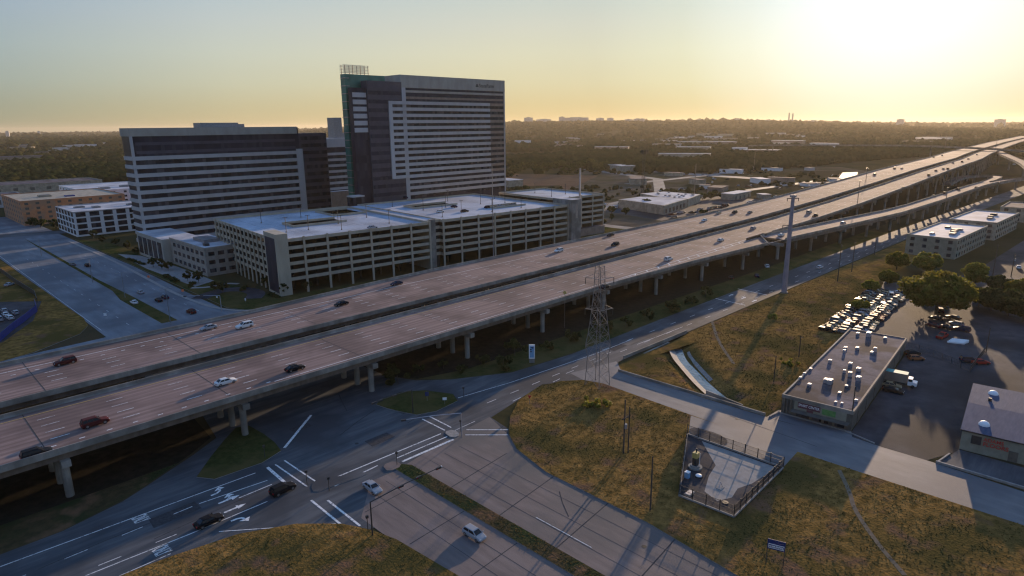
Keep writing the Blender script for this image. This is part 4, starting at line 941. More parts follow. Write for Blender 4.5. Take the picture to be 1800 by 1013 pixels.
def car(kind, color, x, y, z, ang, label, group, tiny=False, slope=0.0):
    if kind not in SHAPES: SHAPES[kind] = car_shape(kind)
    S = SHAPES[kind]; h, w, hz, tz, wr = S['dim']; name = {'sedan':'sedan_car','hatch':'hatchback_car','suv':'suv_car','pickup':'pickup_truck','van':'van'}[kind]
    cat = {'pickup':'pickup','van':'van'}.get(kind, 'car')
    wx = h*.62
    wheels = [(a*wx-.02, s*(w-.10), wr) for a in (1, -1) for s in (1, -1)]
    if tiny:
        if 'one' not in S:
            one = MB()
            for mb in (S['body'], S['glass']):
                for f, mi_ in zip(mb.f, mb.m): one.face([mb.v[i] for i in f], mb.mats[mi_])
            for c in wheels:
                for f, mi_ in zip(S['wheel'].f, S['wheel'].m): one.face([(S['wheel'].v[i][0]+c[0], S['wheel'].v[i][1]+c[1], S['wheel'].v[i][2]+c[2]) for i in f], 'tyre')
            for s in (1, -1):
                for mb, c in ((S['headlight'], (h-.10, s*(w*.66), hz-.30)), (S['taillight'], (-h-.01, s*(w*.72), tz-.26))):
                    for f, mi_ in zip(mb.f, mb.m): one.face([(mb.v[i][0]+c[0], mb.v[i][1]+c[1], mb.v[i][2]+c[2]) for i in f], mb.mats[mi_])
            S['one'] = one
        o = bpy.data.objects.new(name, mesh_of(S['one'], name, color)); COL.objects.link(o)
        o.location = (x, y, z); o.rotation_euler = (0, -slope, ang); return tag(o, label, cat, group)
    t = thing(name, label, cat, (x, y, z), ang, group); t.rotation_euler = (0, -slope, ang)
    def sub(nm, mb, loc=(0,0,0), par=t, color=None):
        o = bpy.data.objects.new(nm, mesh_of(mb, nm, color)); COL.objects.link(o); o.parent = par; o.location = loc; return o
    sub('body', S['body'], color=color); sub('windows', S['glass'])
    for c in wheels: wo_ = sub('wheel', S['wheel'], c); sub('rim', S['rim'], (0,0,0), wo_)
    for s in (1, -1): sub('headlight', S['headlight'], (h-.10, s*(w*.66), hz-.30)); sub('taillight', S['taillight'], (-h-.01, s*(w*.72), tz-.26))
    return t
def on_deck(px, py, zf):
    z = 10.0
    for _ in range(12): x, y = at(px, py, z); z = zf(x)
    return x, y, z
def slope(zf, s): return math.atan((zf(s+5)-zf(s-5))/10)
def turn(s): return math.atan((sh(s+5)-sh(s-5))/10)
G_S, G_N, G_R = 'cars on the near freeway carriageway', 'cars on the far freeway carriageway', 'cars on the exit ramp'
for px, py, k, c, lab in [
    (66,803,'suv','black','black car on the near carriageway at the lower left, last in the line'),
    (168,747,'suv','maroon','dark maroon car on the near carriageway ahead of the black one'),
    (397,675,'sedan','white','white sedan on the near carriageway, crossing the deck joint left of centre'),
    (519,651,'sedan','black','black sedan with pale roof shine in the lane by the near parapet'),
    (1063,507,'sedan','black','dark sedan passing right behind the lattice pylon'),
    (1175,458,'suv','white','white car just above the start of the striped gore'),
    (1267,424,'hatch','white','white hatchback above the rungs of the striped gore'),
    (1324,403,'hatch','silver','silver car level with the nose of the gore and crash barrier'),
    (1422,375,'van','silver','silver van side by side with a black pickup past the gore'),
    (1433,381,'pickup','black','black pickup beside the silver van past the gore')]:
    x, y, z = on_deck(px, py, zd); car(k, c, x, y, z, turn(x), lab, G_S, slope=slope(zd, x))
far_S = [(1632.5,309,'suv','black'),(1645,301,'sedan','navy'),(1658,298,'sedan','grey'),(1666,298,'suv','black'),(1675,287.5,'sedan','grey'),(1691,285.5,'suv','black'),(1702,280.5,'sedan','navy'),(1717,273,'sedan','grey'),(1588,331,'sedan','tan')]
words = ['first', 'second', 'third', 'fourth', 'fifth', 'sixth', 'seventh', 'eighth', 'ninth', 'tenth', 'eleventh', 'twelfth', 'thirteenth', 'fourteenth', 'fifteenth', 'sixteenth', 'seventeenth', 'eighteenth', 'nineteenth', 'twentieth']
for i, (px, py, k, c) in enumerate(sorted(far_S)):
    x, y, z = on_deck(px, py, zd); car(k, c, x, y, z, turn(x), f'tiny {c} car climbing the near carriageway, {words[i]} beyond the silver van', G_S, True, slope(zd, x))
for px, py, k, c, lab in [
    (115,640,'suv','maroon','dark red car on the far carriageway at the left, beside the field corner'),
    (367,579,'sedan','silver','silver sedan on the far carriageway, hugging the parapet below the lawn'),
    (430,576,'suv','white','white car on the far carriageway right beside the silver sedan'),
    (600,537,'sedan','black','black sedan on the far carriageway below the garage stair tower'),
    (697,501,'sedan','navy','dark blue car by the far parapet below the first garage block'),
    (982,443,'suv','white','white car on the far carriageway below the right garage stair tower'),
    (1073,415,'sedan','black','black car by the far parapet near the lawn beyond the garage'),
    (1081,432,'suv','black','black car one lane in from the parapet, right of the white one'),
    (1238,389,'sedan','white','white sedan leading the cluster below the white-roofed store'),
    (1263,376,'sedan','beige','beige sedan in the cluster below the white-roofed store'),
    (1291,375,'suv','black','black SUV in the cluster below the white-roofed store'),
    (1318,375,'sedan','grey','grey sedan at the tail of the cluster below the white-roofed store'),
    (1363,347,'sedan','beige','beige car by the far parapet left of the tall steel pole')]:
    x, y, z = on_deck(px, py, zn); car(k, c, x, y, z, math.pi+turn(x), lab, G_N, tiny=px > 1200, slope=-slope(zn, x))
for i, (px, py, k, c) in enumerate([(1537,308,'suv','black'),(1572,297,'suv','black'),(1585,297,'sedan','grey'),(1641,277.5,'sedan','black'),(1656,274.5,'suv','navy')]):
    x, y, z = on_deck(px, py, zn); car(k, c, x, y, z, math.pi+turn(x), f'tiny {c} car on the far carriageway, {words[i]} beyond the tall steel pole', G_N, True, -slope(zn, x))
for px, py, k, c, lab in [(1373,415,'sedan','white','white car on the exit ramp beside the tall steel pole'),(1482,394,'hatch','silver','silver car on the exit ramp past the tall steel pole'),
    (1641,346,'sedan','beige','beige car on the exit ramp above the flat-roofed apartments'),(1660,341,'suv','black','black car on the exit ramp just ahead of the beige one'),
    (1684,334,'suv','navy','dark blue car near the top of the exit ramp'),(1716,331,'sedan','black','black car farthest along the exit ramp')]:
    x, y, z = on_deck(px, py, zr); car(k, c, x, y, z, -.05, lab, G_R, True)
# ---- streets below
for px, py, k, c, ang, lab in [
    (655,862,'sedan','silver',-92,'silver sedan heading this way just past the stop line'), (834,944,'hatch','silver',-89,'silver hatchback driving this way beside the grass median'),
    (498,865,'suv','black',4,'black SUV waiting at the west crossing'), (368,921,'sedan','black',3,'black sedan on the frontage road beside the lane arrows'),
    (1441,472,'hatch','white',-3,'white car on the frontage road right of the tall steel pole'),
    (247,516,'sedan','silver',90,'silver sedan on the north street, left of the pair of dark cars'), (279,530,'sedan','black',90,'black sedan on the north street, nearer of the close pair'),
    (290,525,'sedan','navy',92,'dark blue sedan on the north street by the kerb, farther of the close pair'), (336,551,'suv','maroon',95,'dark red car on the north street below the mast arm'),
    (128,467,'sedan','grey',90,'grey car far up the north street beside the median'), (154,469,'suv','black',90,'black car far up the north street by the lawn'),
    (236,534,'sedan','white',91,'white sedan on the north street beside the grass median')]:
    x, y = at(px, py, 0); car(k, c, x, y, .06, R(ang), lab, 'cars on the streets below')
for px, py, c, lab in [(1285,490,'black','black car parked under the near carriageway beside the striped crossing'),(1330,487,'navy','dark blue car parked under the near carriageway by the third pier'),(1348,470,'white','white car parked in the shade behind the steel pole')]:
    x, y = at(px, py, 0); car('sedan', c, x, y, .03, R(30), lab, 'cars parked under the viaduct', True)
# ---- on the garage roof
for px, py, c, ang, lab in [(774,374,'white',0,'white car on the garage roof above the recess'),(817,373,'black',0,'black car on the garage roof right of the white one'),(798,365,'navy',90,'dark blue car on the garage roof behind the white one'),(858,366,'black',0,'black car on the garage roof beside the thin mast'),
    (903,362,'grey',0,'grey car on the garage roof left of the right stair tower'),(712,349,'navy',90,'dark blue car at the back of the garage roof near the ramp'),(880,364,'silver',0,'silver car on the garage roof between the black and grey ones'),(655,402,'silver',0,'silver car parked at the front edge of the first garage roof')]:
    x, y = at(px, py, 21.9); car('sedan', c, x, y, 21.93, GA+R(ang), lab, 'cars on the garage roof', True)
# ---- the breaker's yard behind the long shop
cols = [('left', 65.4, ['black','black','tan','black','grey','rust','black','grey','maroon','black','black','tan','grey','black','rust','black','black','tan','black','grey','black','tan']),
        ('middle', 61.0, ['grey','grey','black','rust','red','maroon','grey','black','silver','grey','tan','beige','beige','tan','black','tan','rust','black','black','grey','tan','black']),
        ('right', 56.6, ['beige','silver','grey','tan','beige','tan','black','rust','red','rust','grey','maroon','grey','grey','grey','silver','grey','beige','grey','maroon','grey','navy'])]
rr = random.Random(5); ordn = words+['twenty-first', 'twenty-second', 'twenty-third']
for row, yy, colours in cols:
    for i, c in enumerate(colours):
        x = 214+i*3.05+rr.uniform(-.3,.3)+(65.4-yy)*.3; y = yy+(x-214)*.065+rr.uniform(-.4,.4)
        k = rr.choice(['sedan','sedan','hatch','suv','pickup'])
        car(k, c, x, y, .04, R(-90+rr.uniform(-7,7)), f'{c} {"pickup" if k == "pickup" else "car"}, {ordn[i]} from the long shop in the {row} row of the yard', 'cars parked in the yard', True)
jy = [('suv','black',1652,549,20,'black car in the shade left of the big tree trunk'),('pickup','red',1656,594,-8,'red pickup at the front of the clutter under the big tree'),('sedan','maroon',1640,575,70,'dark red wreck at the left of the clutter under the big tree'),
      ('sedan','black',1662,578,60,'black wreck in the middle of the clutter under the big tree'),('hatch','grey',1680,572,80,'grey wreck at the right of the clutter under the big tree'),('sedan','black',1675,561,75,'black wreck behind the grey one under the big tree'),('suv','navy',1690,582,85,'dark blue wreck at the far right of the clutter under the big tree'),
      ('sedan','black',1645,562,85,'black wreck nearest the big tree trunk'),('suv','navy',1704,637,-60,'dark blue car at the gap in the yard fence'),('sedan','red',1723,640,-50,'red car beside the dark blue one at the yard fence'),
      ('sedan','black',1603,624,-40,'black car behind the back corner of the long shop'),('hatch','rust',1610,633,-50,'rust coloured car behind the back corner of the long shop'),('sedan','black',1570,690,-85,'black car parked beside the box truck'),('sedan','tan',1566,681,-80,'tan car between the box truck and the long shop'),
      ('sedan','white',1790,472,10,'white car in the lot at the right edge by the trees'),('sedan','white',1577,517,10,'white car at the far end of the yard rows'),('van','white',1566,522,15,'white van at the far end of the yard rows'),('pickup','silver',1548,527,20,'silver pickup at the far end of the yard rows')]
for k, c, px, py, ang, lab in jy:
    x, y = at(px, py, 0); car(k, c, x, y, .04, R(ang), lab, 'vehicles around the yard', px > 1500 and k != 'van')
for i, (dx, dy) in enumerate([(0,0),(2.8,.3),(5.7,-.2),(-.3,6),(2.6,6.2),(5.4,6),(8.4,6.3),(0,12.5),(3,12.2),(6,12.7)]):
    x, y = 27+dx, 285+dy; car(rr.choice(['sedan','hatch','suv']), ['white','silver','white','white','grey','white','silver','white','white','silver'][i], x, y, .2, R(90+rr.uniform(-5,5)), f'car parked behind the blue fence, {words[i%4]} along in the {["near","middle","far"][min(2,i//3)]} row', 'cars behind the blue fence', True)
x, y = at(17, 503); car('sedan', 'silver', x, y, .2, R(45), 'silver car alone in the lot at the left edge', 'cars behind the blue fence', True)
x, y = at(1782, 292, 13); car('sedan', 'white', x, y, ip(x, [760,820,960,1260], [9,10.2,14,19.5]), R(25), 'white car coming down the far flyover', 'cars on the flyover', True)
# ---- box truck
bx_, by_ = at(1580, 676)
t = thing('box_truck', 'white-cabbed box truck with a pale teal cargo roof beside the long shop', 'truck', (bx_, by_, .05), R(-83))
b = MB(); b.box(-4.1, 1.7, -1.2, 1.2, 1.0, 3.3, 'wall_brown'); b.box(-4.14, 1.74, -1.24, 1.24, 3.302, 3.36, 'paint_teal_car' if 'paint_teal_car' in M else 'white'); local(b, 'cargo_box', t)
b = MB(); b.prism([(1.9,-1.05),(3.7,-1.05),(3.9,-.9),(3.9,.9),(3.7,1.05),(1.9,1.05)], .55, 1.5, 'white'); b.prism([(1.9,-1.0),(2.9,-1.0),(2.9,1.0),(1.9,1.0)], 1.502, 2.35, 'white'); b.box(-4, 3.4, -.5, .5, .55, .98, 'dark_metal'); local(b, 'cab', t)
b = MB(); b.face([(2.93,-.9,1.55),(2.93,.9,1.55),(2.93,.9,2.25),(2.93,-.9,2.25)], 'car_glass'); b.face([(2.0,-1.02,1.6),(2.8,-1.02,1.6),(2.8,-1.02,2.2),(2.0,-1.02,2.2)], 'car_glass'); b.face([(2.8,1.02,1.6),(2.0,1.02,1.6),(2.0,1.02,2.2),(2.8,1.02,2.2)], 'car_glass'); local(b, 'windows', t)
wm = SHAPES['suv']['wheel']
for a in (3.1, -2.6):
    for s in (-1.0, 1.0):
        o = bpy.data.objects.new('wheel', mesh_of(wm, 'wheel', None)); COL.objects.link(o); o.parent = t; o.location = (a, s, .40); o.scale = (1.1, 1.2, 1.1)
# ------------------------------------------------------------------ poles, pylons, signs, fences
def height(bx, by, py): return zat(bx, by, py)
# ---- lattice pylon at the tip of the east field
px_, py_ = 127.4, 93.6; H = 31.8
t = thing('lattice_pylon', 'steel lattice power pylon standing at the tip of the grass field by the frontage road', 'pylon', (px_, py_, 0))
lv = [(0, 2.3), (4, 2.1), (8, 1.9), (11, 2.3), (14, 1.9), (17, 1.6), (20, 1.35), (23, 1.15), (25.5, 1.0), (28, .95), (30, .9), (H, .8)]
cr = lambda z, h: [(px_-h, py_-h, z), (px_+h, py_-h, z), (px_+h, py_+h, z), (px_-h, py_+h, z)]
for i in range(4):
    b = MB()
    for (z0, h0), (z1, h1) in zip(lv, lv[1:]): b.bar(cr(z0, h0)[i], cr(z1, h1)[i], .085, 'lattice')
    part(b, 'leg', t)
b = MB()
for (z0, h0), (z1, h1) in zip(lv, lv[1:]):
    a, c = cr(z0, h0), cr(z1, h1)
    for i in range(4):
        j = (i+1) % 4; b.bar(a[i], c[j], .036, 'lattice'); b.bar(a[j], c[i], .036, 'lattice'); b.bar(c[i], c[j], .036, 'lattice')
part(b, 'bracing', t)
for z in (20.5, 28.6):
    for s in (-1, 1):
        b = MB(); tip = (px_+s*2.5, py_-s*2.5, z+.3)
        for c in (cr(z, 1.1)[1 if s > 0 else 3], cr(z+1.2, 1.05)[1 if s > 0 else 3], cr(z, 1.1)[0], cr(z, 1.1)[2]): b.bar(c, tip, .06, 'lattice')
        b.tube([tip, (tip[0], tip[1], z-1.3)], .09, 'dark_metal', 5); part(b, 'cross_arm', t)
# ---- tall steel pole
bx_, by_ = at(1378, 515); Hs = zat(bx_, by_, 347)
t = thing('power_pole', 'tall mauve tubular steel pole beside the frontage road, topped with insulators', 'power pole', (bx_, by_, 0))
b = MB(); b.tube([(bx_, by_, 0), (bx_, by_, Hs)], 1.05, 'steel_mauve', 12, r2=.62); part(b, 'pole', t)
b = MB(); b.disc((bx_, by_), 1.5, 0, 'concrete', 14, .5); part(b, 'footing', t)
for z, s, Ln in ((Hs-.6,1,2.2),(Hs-.6,-1,2.2),(Hs-5,-1,3.0),(Hs-11,-1,3.0),(Hs-17,-1,3.0)):
    b = MB(); e = (bx_-s*Ln*.45, by_-s*Ln*-.9, z+.3) if False else (bx_+s*Ln*.7, by_-s*Ln*.7, z+.25); b.tube([(bx_, by_, z), e], .16, 'dark_metal', 5); b.tube([e, (e[0], e[1], e[2]-1.2)], .14, 'dark_metal', 5); part(b, 'insulator_arm', t)
b = MB()
for k in range(6): a = k*math.pi/3; b.box(bx_+math.cos(a)*.9-.25, bx_+math.cos(a)*.9+.25, by_+math.sin(a)*.9-.25, by_+math.sin(a)*.9+.25, Hs, Hs+.9, 'galv')
part(b, 'top_fitting', t)
# ---- other tall poles
def pole(name, label, cat, base, top_py, r, m, r2=None, z0=0.0, extra=None, group=None):
    x, y = base; h = zat(x, y, top_py); t = thing(name, label, cat, (x, y, z0), 0, group)
    b = MB(); b.tube([(x, y, z0), (x, y, h)], r, m, 8, r2=r2 or r*.7); part(b, 'pole', t)
    if extra: extra(t, x, y, h)
    return t
def lamp_extra(t, x, y, h):
    b = MB(); b.tube([(x-1.5, y, h+.05), (x+1.5, y, h+.05)], .06, 'metal_grey', 5); b.box(x-2.0, x-1.3, y-.18, y+.18, h, h+.16, 'metal_grey'); b.box(x+1.3, x+2.0, y-.18, y+.18, h, h+.16, 'metal_grey'); part(b, 'lamp_head', t)
def wood_extra(t, x, y, h):
    b = MB(); b.box(x-1.3, x+1.3, y-.35, y-.2, h-.9, h-.7, 'wood'); part(b, 'crossarm', t)
    b = MB(); b.tube([(x, y-.35, h-3.2), (x, y-.35, h-2.2)], .28, 'galv', 8); part(b, 'transformer', t)
def plain_wood(t, x, y, h):
    b = MB(); b.box(x-.9, x+.9, y-.3, y-.17, h-.7, h-.52, 'wood'); part(b, 'crossarm', t)
pole('power_pole', 'thick pale steel pole rising in front of the right end of the garage', 'power pole', at(1018,420), 296, .75, 'galv', .5, extra=plain_wood)
pole('light_mast', 'slim mast rising in front of the middle of the garage', 'light mast', at(868,476), 288, .26, 'metal_grey', .14, extra=lamp_extra)
def twin(t, x, y, h):
    b = MB(); b.tube([(x+.9, y-.5, 0), (x+.9, y-.5, h*.86)], .15, 'wood', 7, r2=.12); part(b, 'second_pole', t); wood_extra(t, x, y, h*.75)
pole('utility_pole', 'pair of wooden utility poles with transformers in the middle of the east field', 'utility pole', at(1096,798), 703, .19, 'wood', .13, extra=twin)
pole('utility_pole', 'single thin wooden pole at the lower edge of the east field', 'utility pole', at(1143,898), 803, .16, 'wood', .11)
pole('utility_pole', 'wooden pole at the front corner of the long shop', 'utility pole', at(1494,756), 680, .16, 'wood', .11)
pole('utility_pole', 'wooden pole standing in the dry scrub left of the long shop', 'utility pole', at(1404,628), 590, .15, 'wood', .11, extra=plain_wood)
pole('utility_pole', 'wooden pole by the frontage road, nearer of two behind the white car', 'utility pole', at(1472,495), 430, .22, 'wood', .15, extra=plain_wood)
pole('utility_pole', 'wooden pole by the frontage road, farther of two behind the white car', 'utility pole', at(1497,478), 424, .22, 'wood', .15, extra=plain_wood)
pole('utility_pole', 'wooden pole in front of the nearer white-roofed apartment block', 'utility pole', at(1537,448), 422, .22, 'wood', .15)
pole('utility_pole', 'wooden pole in the lot right of the big tree', 'utility pole', at(1733,620), 576, .16, 'wood', .11)
pole('utility_pole', 'wooden pole in the lot behind the farther tree row, left of two', 'utility pole', at(1745,484), 430, .2, 'wood', .14, extra=plain_wood)
pole('utility_pole', 'wooden pole in the lot behind the farther tree row, right of two', 'utility pole', at(1777,487), 446, .2, 'wood', .14, extra=wood_extra)
pole('utility_pole', 'bare pole in the scrub beside the path above the creek', 'utility pole', at(1360,672), 626, .13, 'wood', .1)
for (px, py, top), lab in (((300,570,508),'street lamp at the south tip of the north street median'),((220,524,480),'street lamp midway along the north street median'),((163,497,455),'street lamp far along the north street median'),((73,450,420),'street lamp farthest up the north street')):
    pole('street_lamp', lab, 'street lamp', at(px,py), top, .13, 'metal_grey', .08, extra=lamp_extra, group='lamps on the north street median')
for px, py, top, lab in ((1507,358,318,'tall lamp mast between the two carriageways, nearer of two'),(1522,318,296,'tall lamp mast beside the far carriageway, farther of two'),(1664,345,330,'lamp mast on the exit ramp above the apartments'),(1750,262,246,'lamp mast in the far interchange')):
    x, y, z = on_deck(px, py, zd); pole('light_mast', lab, 'light mast', (x, y), top, .3, 'wall_brown', .2, z0=0, extra=lamp_extra)
for px, py, top, lab in ((1220,350,288,'thin mast behind the white-roofed store'),(1325,300,268,'bare lattice-like pole at the wood edge right of the radio tower'),(1660,268,236,'thin pole near the far flyover')):
    pole('light_mast', lab, 'light mast', at(px,py), top, .35, 'wall_brown', .25)
# ---- radio tower in the dirt lots
x, y = at(1130, 344); h = zat(x, y, 263)
t = thing('radio_tower', 'dark triangular lattice radio tower behind the white-roofed store', 'radio tower', (x, y, 0))
tri = [(x+1.5*math.cos(a), y+1.5*math.sin(a)) for a in (0, 2.09, 4.19)]
for p in tri: b = MB(); b.bar((*p, 0), (*p, h), .2, 'dark_metal'); part(b, 'leg', t)
b = MB(); n = int(h/3)
for k in range(n):
    for i in range(3): b.bar((*tri[i], k*3), (*tri[(i+1)%3], k*3+3), .13, 'dark_metal'); b.bar((*tri[i], k*3+3), (*tri[(i+1)%3], k*3+3), .12, 'dark_metal')
part(b, 'bracing', t)
for k in range(6):
    a = k*math.pi/3; q = (x+3.0*math.cos(a), y+3.0*math.sin(a)); b = MB(); b.box(q[0]-.35, q[0]+.35, q[1]-.35, q[1]+.35, h-4, h-.2, 'dark_metal'); b.bar((x, y, h-2), (*q, h-2), .15, 'dark_metal'); part(b, 'antenna', t)
# ---- traffic signals
def head(name, p, ang, t, m='dark_metal'):
    b = MB(); c, s = math.cos(ang), math.sin(ang)
    b.obox((p[0], p[1]), ang, .55, .16, p[2]-.18, p[2]+.18, m); o = part(b, name, t)
    for i, mm in enumerate(('lamp_red', 'dark_metal', 'dark_metal')):
        u = -.34+.34*i; b = MB(); b.disc((p[0]+u*c+.17*s, p[1]+u*s-.17*c), .11, p[2]-.05, mm, 8, .1); part(b, 'lens', o)
def mast(label, base_px, tip_px, z, heads, m='metal_grey', lamp=None, r=.15):
    bx, by = at(*base_px); tx, ty = at(*tip_px, z+.5); t = thing('traffic_signal', label, 'traffic signal', (bx, by, 0))
    b = MB(); b.tube([(bx, by, 0), (bx, by, z)], r, m, 8, r2=r*.75); part(b, 'pole', t)
    b = MB(); b.tube([(bx, by, z), ((bx+tx)/2, (by+ty)/2, z+.45), (tx, ty, z+.5)], .11, m, 6, r2=.07); part(b, 'mast_arm', t)
    ang = math.atan2(ty-by, tx-bx)
    for u in heads: head('signal_head', (bx+(tx-bx)*u, by+(ty-by)*u, z+.45*min(1, u*1.6)-.0), ang, t)
    if lamp:
        b = MB(); b.obox((tx, ty), ang, .6, .13, z+.45, z+.6, 'white'); part(b, 'street_sign', t)
    return t
mast('dark mast arm signal reaching over the silver sedan from the south-west corner', (655,942), (772,822), 6.3, (.42, .68, .99), 'dark_metal', lamp=True)
mast('pale mast arm signal over the north street', (390,549), (322,521), 6.4, (.5, .95), 'galv')
mast('mast arm signal on the grassy island, reaching left under the viaduct', (726,727), (655,709), 6.0, (.45, .8, .97), 'dark_metal')
mast('thin curved-arm signal over the middle of the junction', (812,768), (706,739), 5.6, (.97,), 'galv', r=.11)
for px, py, lab in ((540,852,'short pedestrian signal post on the corner island by the black SUV'),(579,864,'short pedestrian signal post at the tip of the corner island'),(698,818,'short pedestrian signal post at the tip of the grass median'),(647,934,'short pedestrian signal post beside the dark mast arm'),(466,806,'short pedestrian signal post on the dark west island'),(810,760,'short pedestrian signal post on the small east island'),(815,700,'short sign post at the point of the grassy island')):
    x, y = at(px, py); t = thing('pedestrian_signal', lab, 'pedestrian signal', (x, y, .1)); b = MB(); b.tube([(x, y, .1), (x, y, 3.0)], .07, 'dark_metal', 6); part(b, 'post', t)
    b = MB(); b.box(x-.2, x+.2, y-.16, y+.16, 2.5, 3.0, 'dark_metal'); part(b, 'signal_head', t)
# ---- small signs
def sign(name, label, cat, base, z, w_, h_, m, ang, shape='box', post='metal_grey', back=None):
    x, y = base; t = thing(name, label, cat, (x, y, 0)); b = MB(); b.tube([(x, y, 0), (x, y, z+h_)], .05, post, 5); part(b, 'post', t)
    b = MB(); c, s = math.cos(ang), math.sin(ang); o = (x+s*.07, y-c*.07)
    if shape == 'box': b.obox(o, ang, w_/2, .02, z, z+h_, m)
    else:
        pts = [(0,0),(w_/2,h_/2),(0,h_),(-w_/2,h_/2)] if shape == 'diamond' else [(0,0),(w_/2,h_),(-w_/2,h_)]
        f = [(o[0]+u*c, o[1]+u*s, z+v) for u, v in pts]; g_ = [(p[0]-s*.03, p[1]+c*.03, p[2]) for p in f]
        b.face(f, m); b.face(g_[::-1], m)
        for i in range(len(f)): b.face([f[i], g_[i], g_[(i+1)%len(f)], f[(i+1)%len(f)]], m)
    pn = part(b, 'panel', t)
    return t, pn
sign('yield_sign', 'red and white yield sign at the north-west kerb of the east field', 'sign', at(931,712), 1.6, 1.0, .9, 'red_sign', R(-60), 'tri')
sx, sy, sz = on_deck(1003, 528, zd); t, pn = sign('warning_sign', 'yellow diamond warning sign on the near parapet left of the lattice pylon', 'sign', (sx, 131.2), 11.4, 1.5, 1.5, 'yellow', R(-65), 'diamond')
sign('speed_sign', 'small blue and white sign on the grassy island under the viaduct', 'sign', at(751,706), 1.5, .9, 1.1, 'blue_sign', R(-40))
sign('road_sign', 'small white sign near the point of the grassy island', 'sign', at(782,712), 1.3, 1.0, .7, 'white', R(-40))
for px, py, lab in ((262,492,'orange roadworks sign on the lawn, left of the two'),(322,517,'orange roadworks sign on the lawn, right of the two'),(931-745,560,'small white sign at the north field corner')):
    sign('road_sign', lab, 'sign', at(px, py), 1.0, 1.0, 1.0, 'white' if 'white' in lab else 'orange_sign', R(-45))
sign('road_sign', 'small white sign by the mast arm on the north lawn', 'sign', at(382,527), .8, .6, .6, 'white', R(-45)); sign('road_sign', 'small pale sign at the lawn edge below the garage corner', 'sign', at(432,532), .8, .5, .9, 'white', R(-45))
# ---- tall white roadside sign
sx, sy = at(935, 638); sh_ = zat(sx, sy, 606)
t = thing('roadside_sign', 'tall white-framed blue sign on the dark verge beside the viaduct', 'sign', (sx, sy, 0)); A_ = R(-48)
b = MB(); b.obox((sx, sy), A_, .75, .18, 0, 1.3, 'metal_grey'); part(b, 'base', t)
b = MB(); b.obox((sx, sy), A_, .85, .22, 1.32, sh_, 'white'); part(b, 'frame', t)
fo = (sx+math.sin(A_)*.24, sy-math.cos(A_)*.24)
b = MB(); b.obox(fo, A_, .58, .03, 1.7, sh_-.45, 'sky_panel'); part(b, 'panel', t)
fo2 = (sx+math.sin(A_)*.28, sy-math.cos(A_)*.28)
b = MB()
for du, z0, z1, hw in ((-.3, sh_-1.6, sh_-1.2, .22), (.2, sh_-1.05, sh_-.7, .26), (-.2, sh_-.9, sh_-.7, .15), (-.25, sh_-2.2, sh_-1.9, .25)):
    b.obox((fo2[0]+du*math.cos(A_), fo2[1]+du*math.sin(A_)), A_, hw, .012, z0, z1, 'dark_metal')
part(b, 'emblem', t)
# ---- blue land sign
p0, p1 = at(1346, 992), at(1376, 1000); A_ = math.atan2(p1[1]-p0[1], p1[0]-p0[0]); mid = ((p0[0]+p1[0])/2, (p0[1]+p1[1])/2); Ls = math.dist(p0, p1)
t = thing('land_sign', 'dark blue board sign with a white outlined band on two posts in the east field', 'sign', (*mid, .1)); zt_ = zat(*p0, 946); zb_ = zat(*p0, 963)
for q in (p0, p1): b = MB(); b.tube([(*q, .1), (*q, zt_)], .06, 'wood', 6); part(b, 'post', t)
sgn = 1 if math.cos(A_)*0+(-math.sin(A_)*_fh.x+math.cos(A_)*_fh.y) > 0 else -1
off = lambda d: (mid[0]+math.sin(A_)*d*sgn, mid[1]-math.cos(A_)*d*sgn)
b = MB(); b.obox(off(.08), A_, Ls/2+.05, .03, zb_, zt_, 'blue_sign'); part(b, 'board', t)
zm = zb_+(zt_-zb_)*.34; hh = (zt_-zb_)*.22
b = MB(); b.obox(off(.125), A_, Ls/2-.1, .008, zm-hh, zm+hh, 'white'); part(b, 'band', t)
b = MB(); b.obox(off(.14), A_, Ls/2-.17, .006, zm-hh*.68, zm+hh*.68, 'blue_sign'); part(b, 'band', t)
b = MB()
rs = random.Random(3); u = -Ls/2+.3
while u < Ls/2-.35:
    wv = rs.uniform(.05, .09); c = off(.15); b.obox((c[0]+u*math.cos(A_), c[1]+u*math.sin(A_)), A_, wv, .004, zm-hh*rs.uniform(.2,.5), zm+hh*rs.uniform(.2,.5), 'white'); u += wv*2+.05
part(b, 'script_strokes', t)
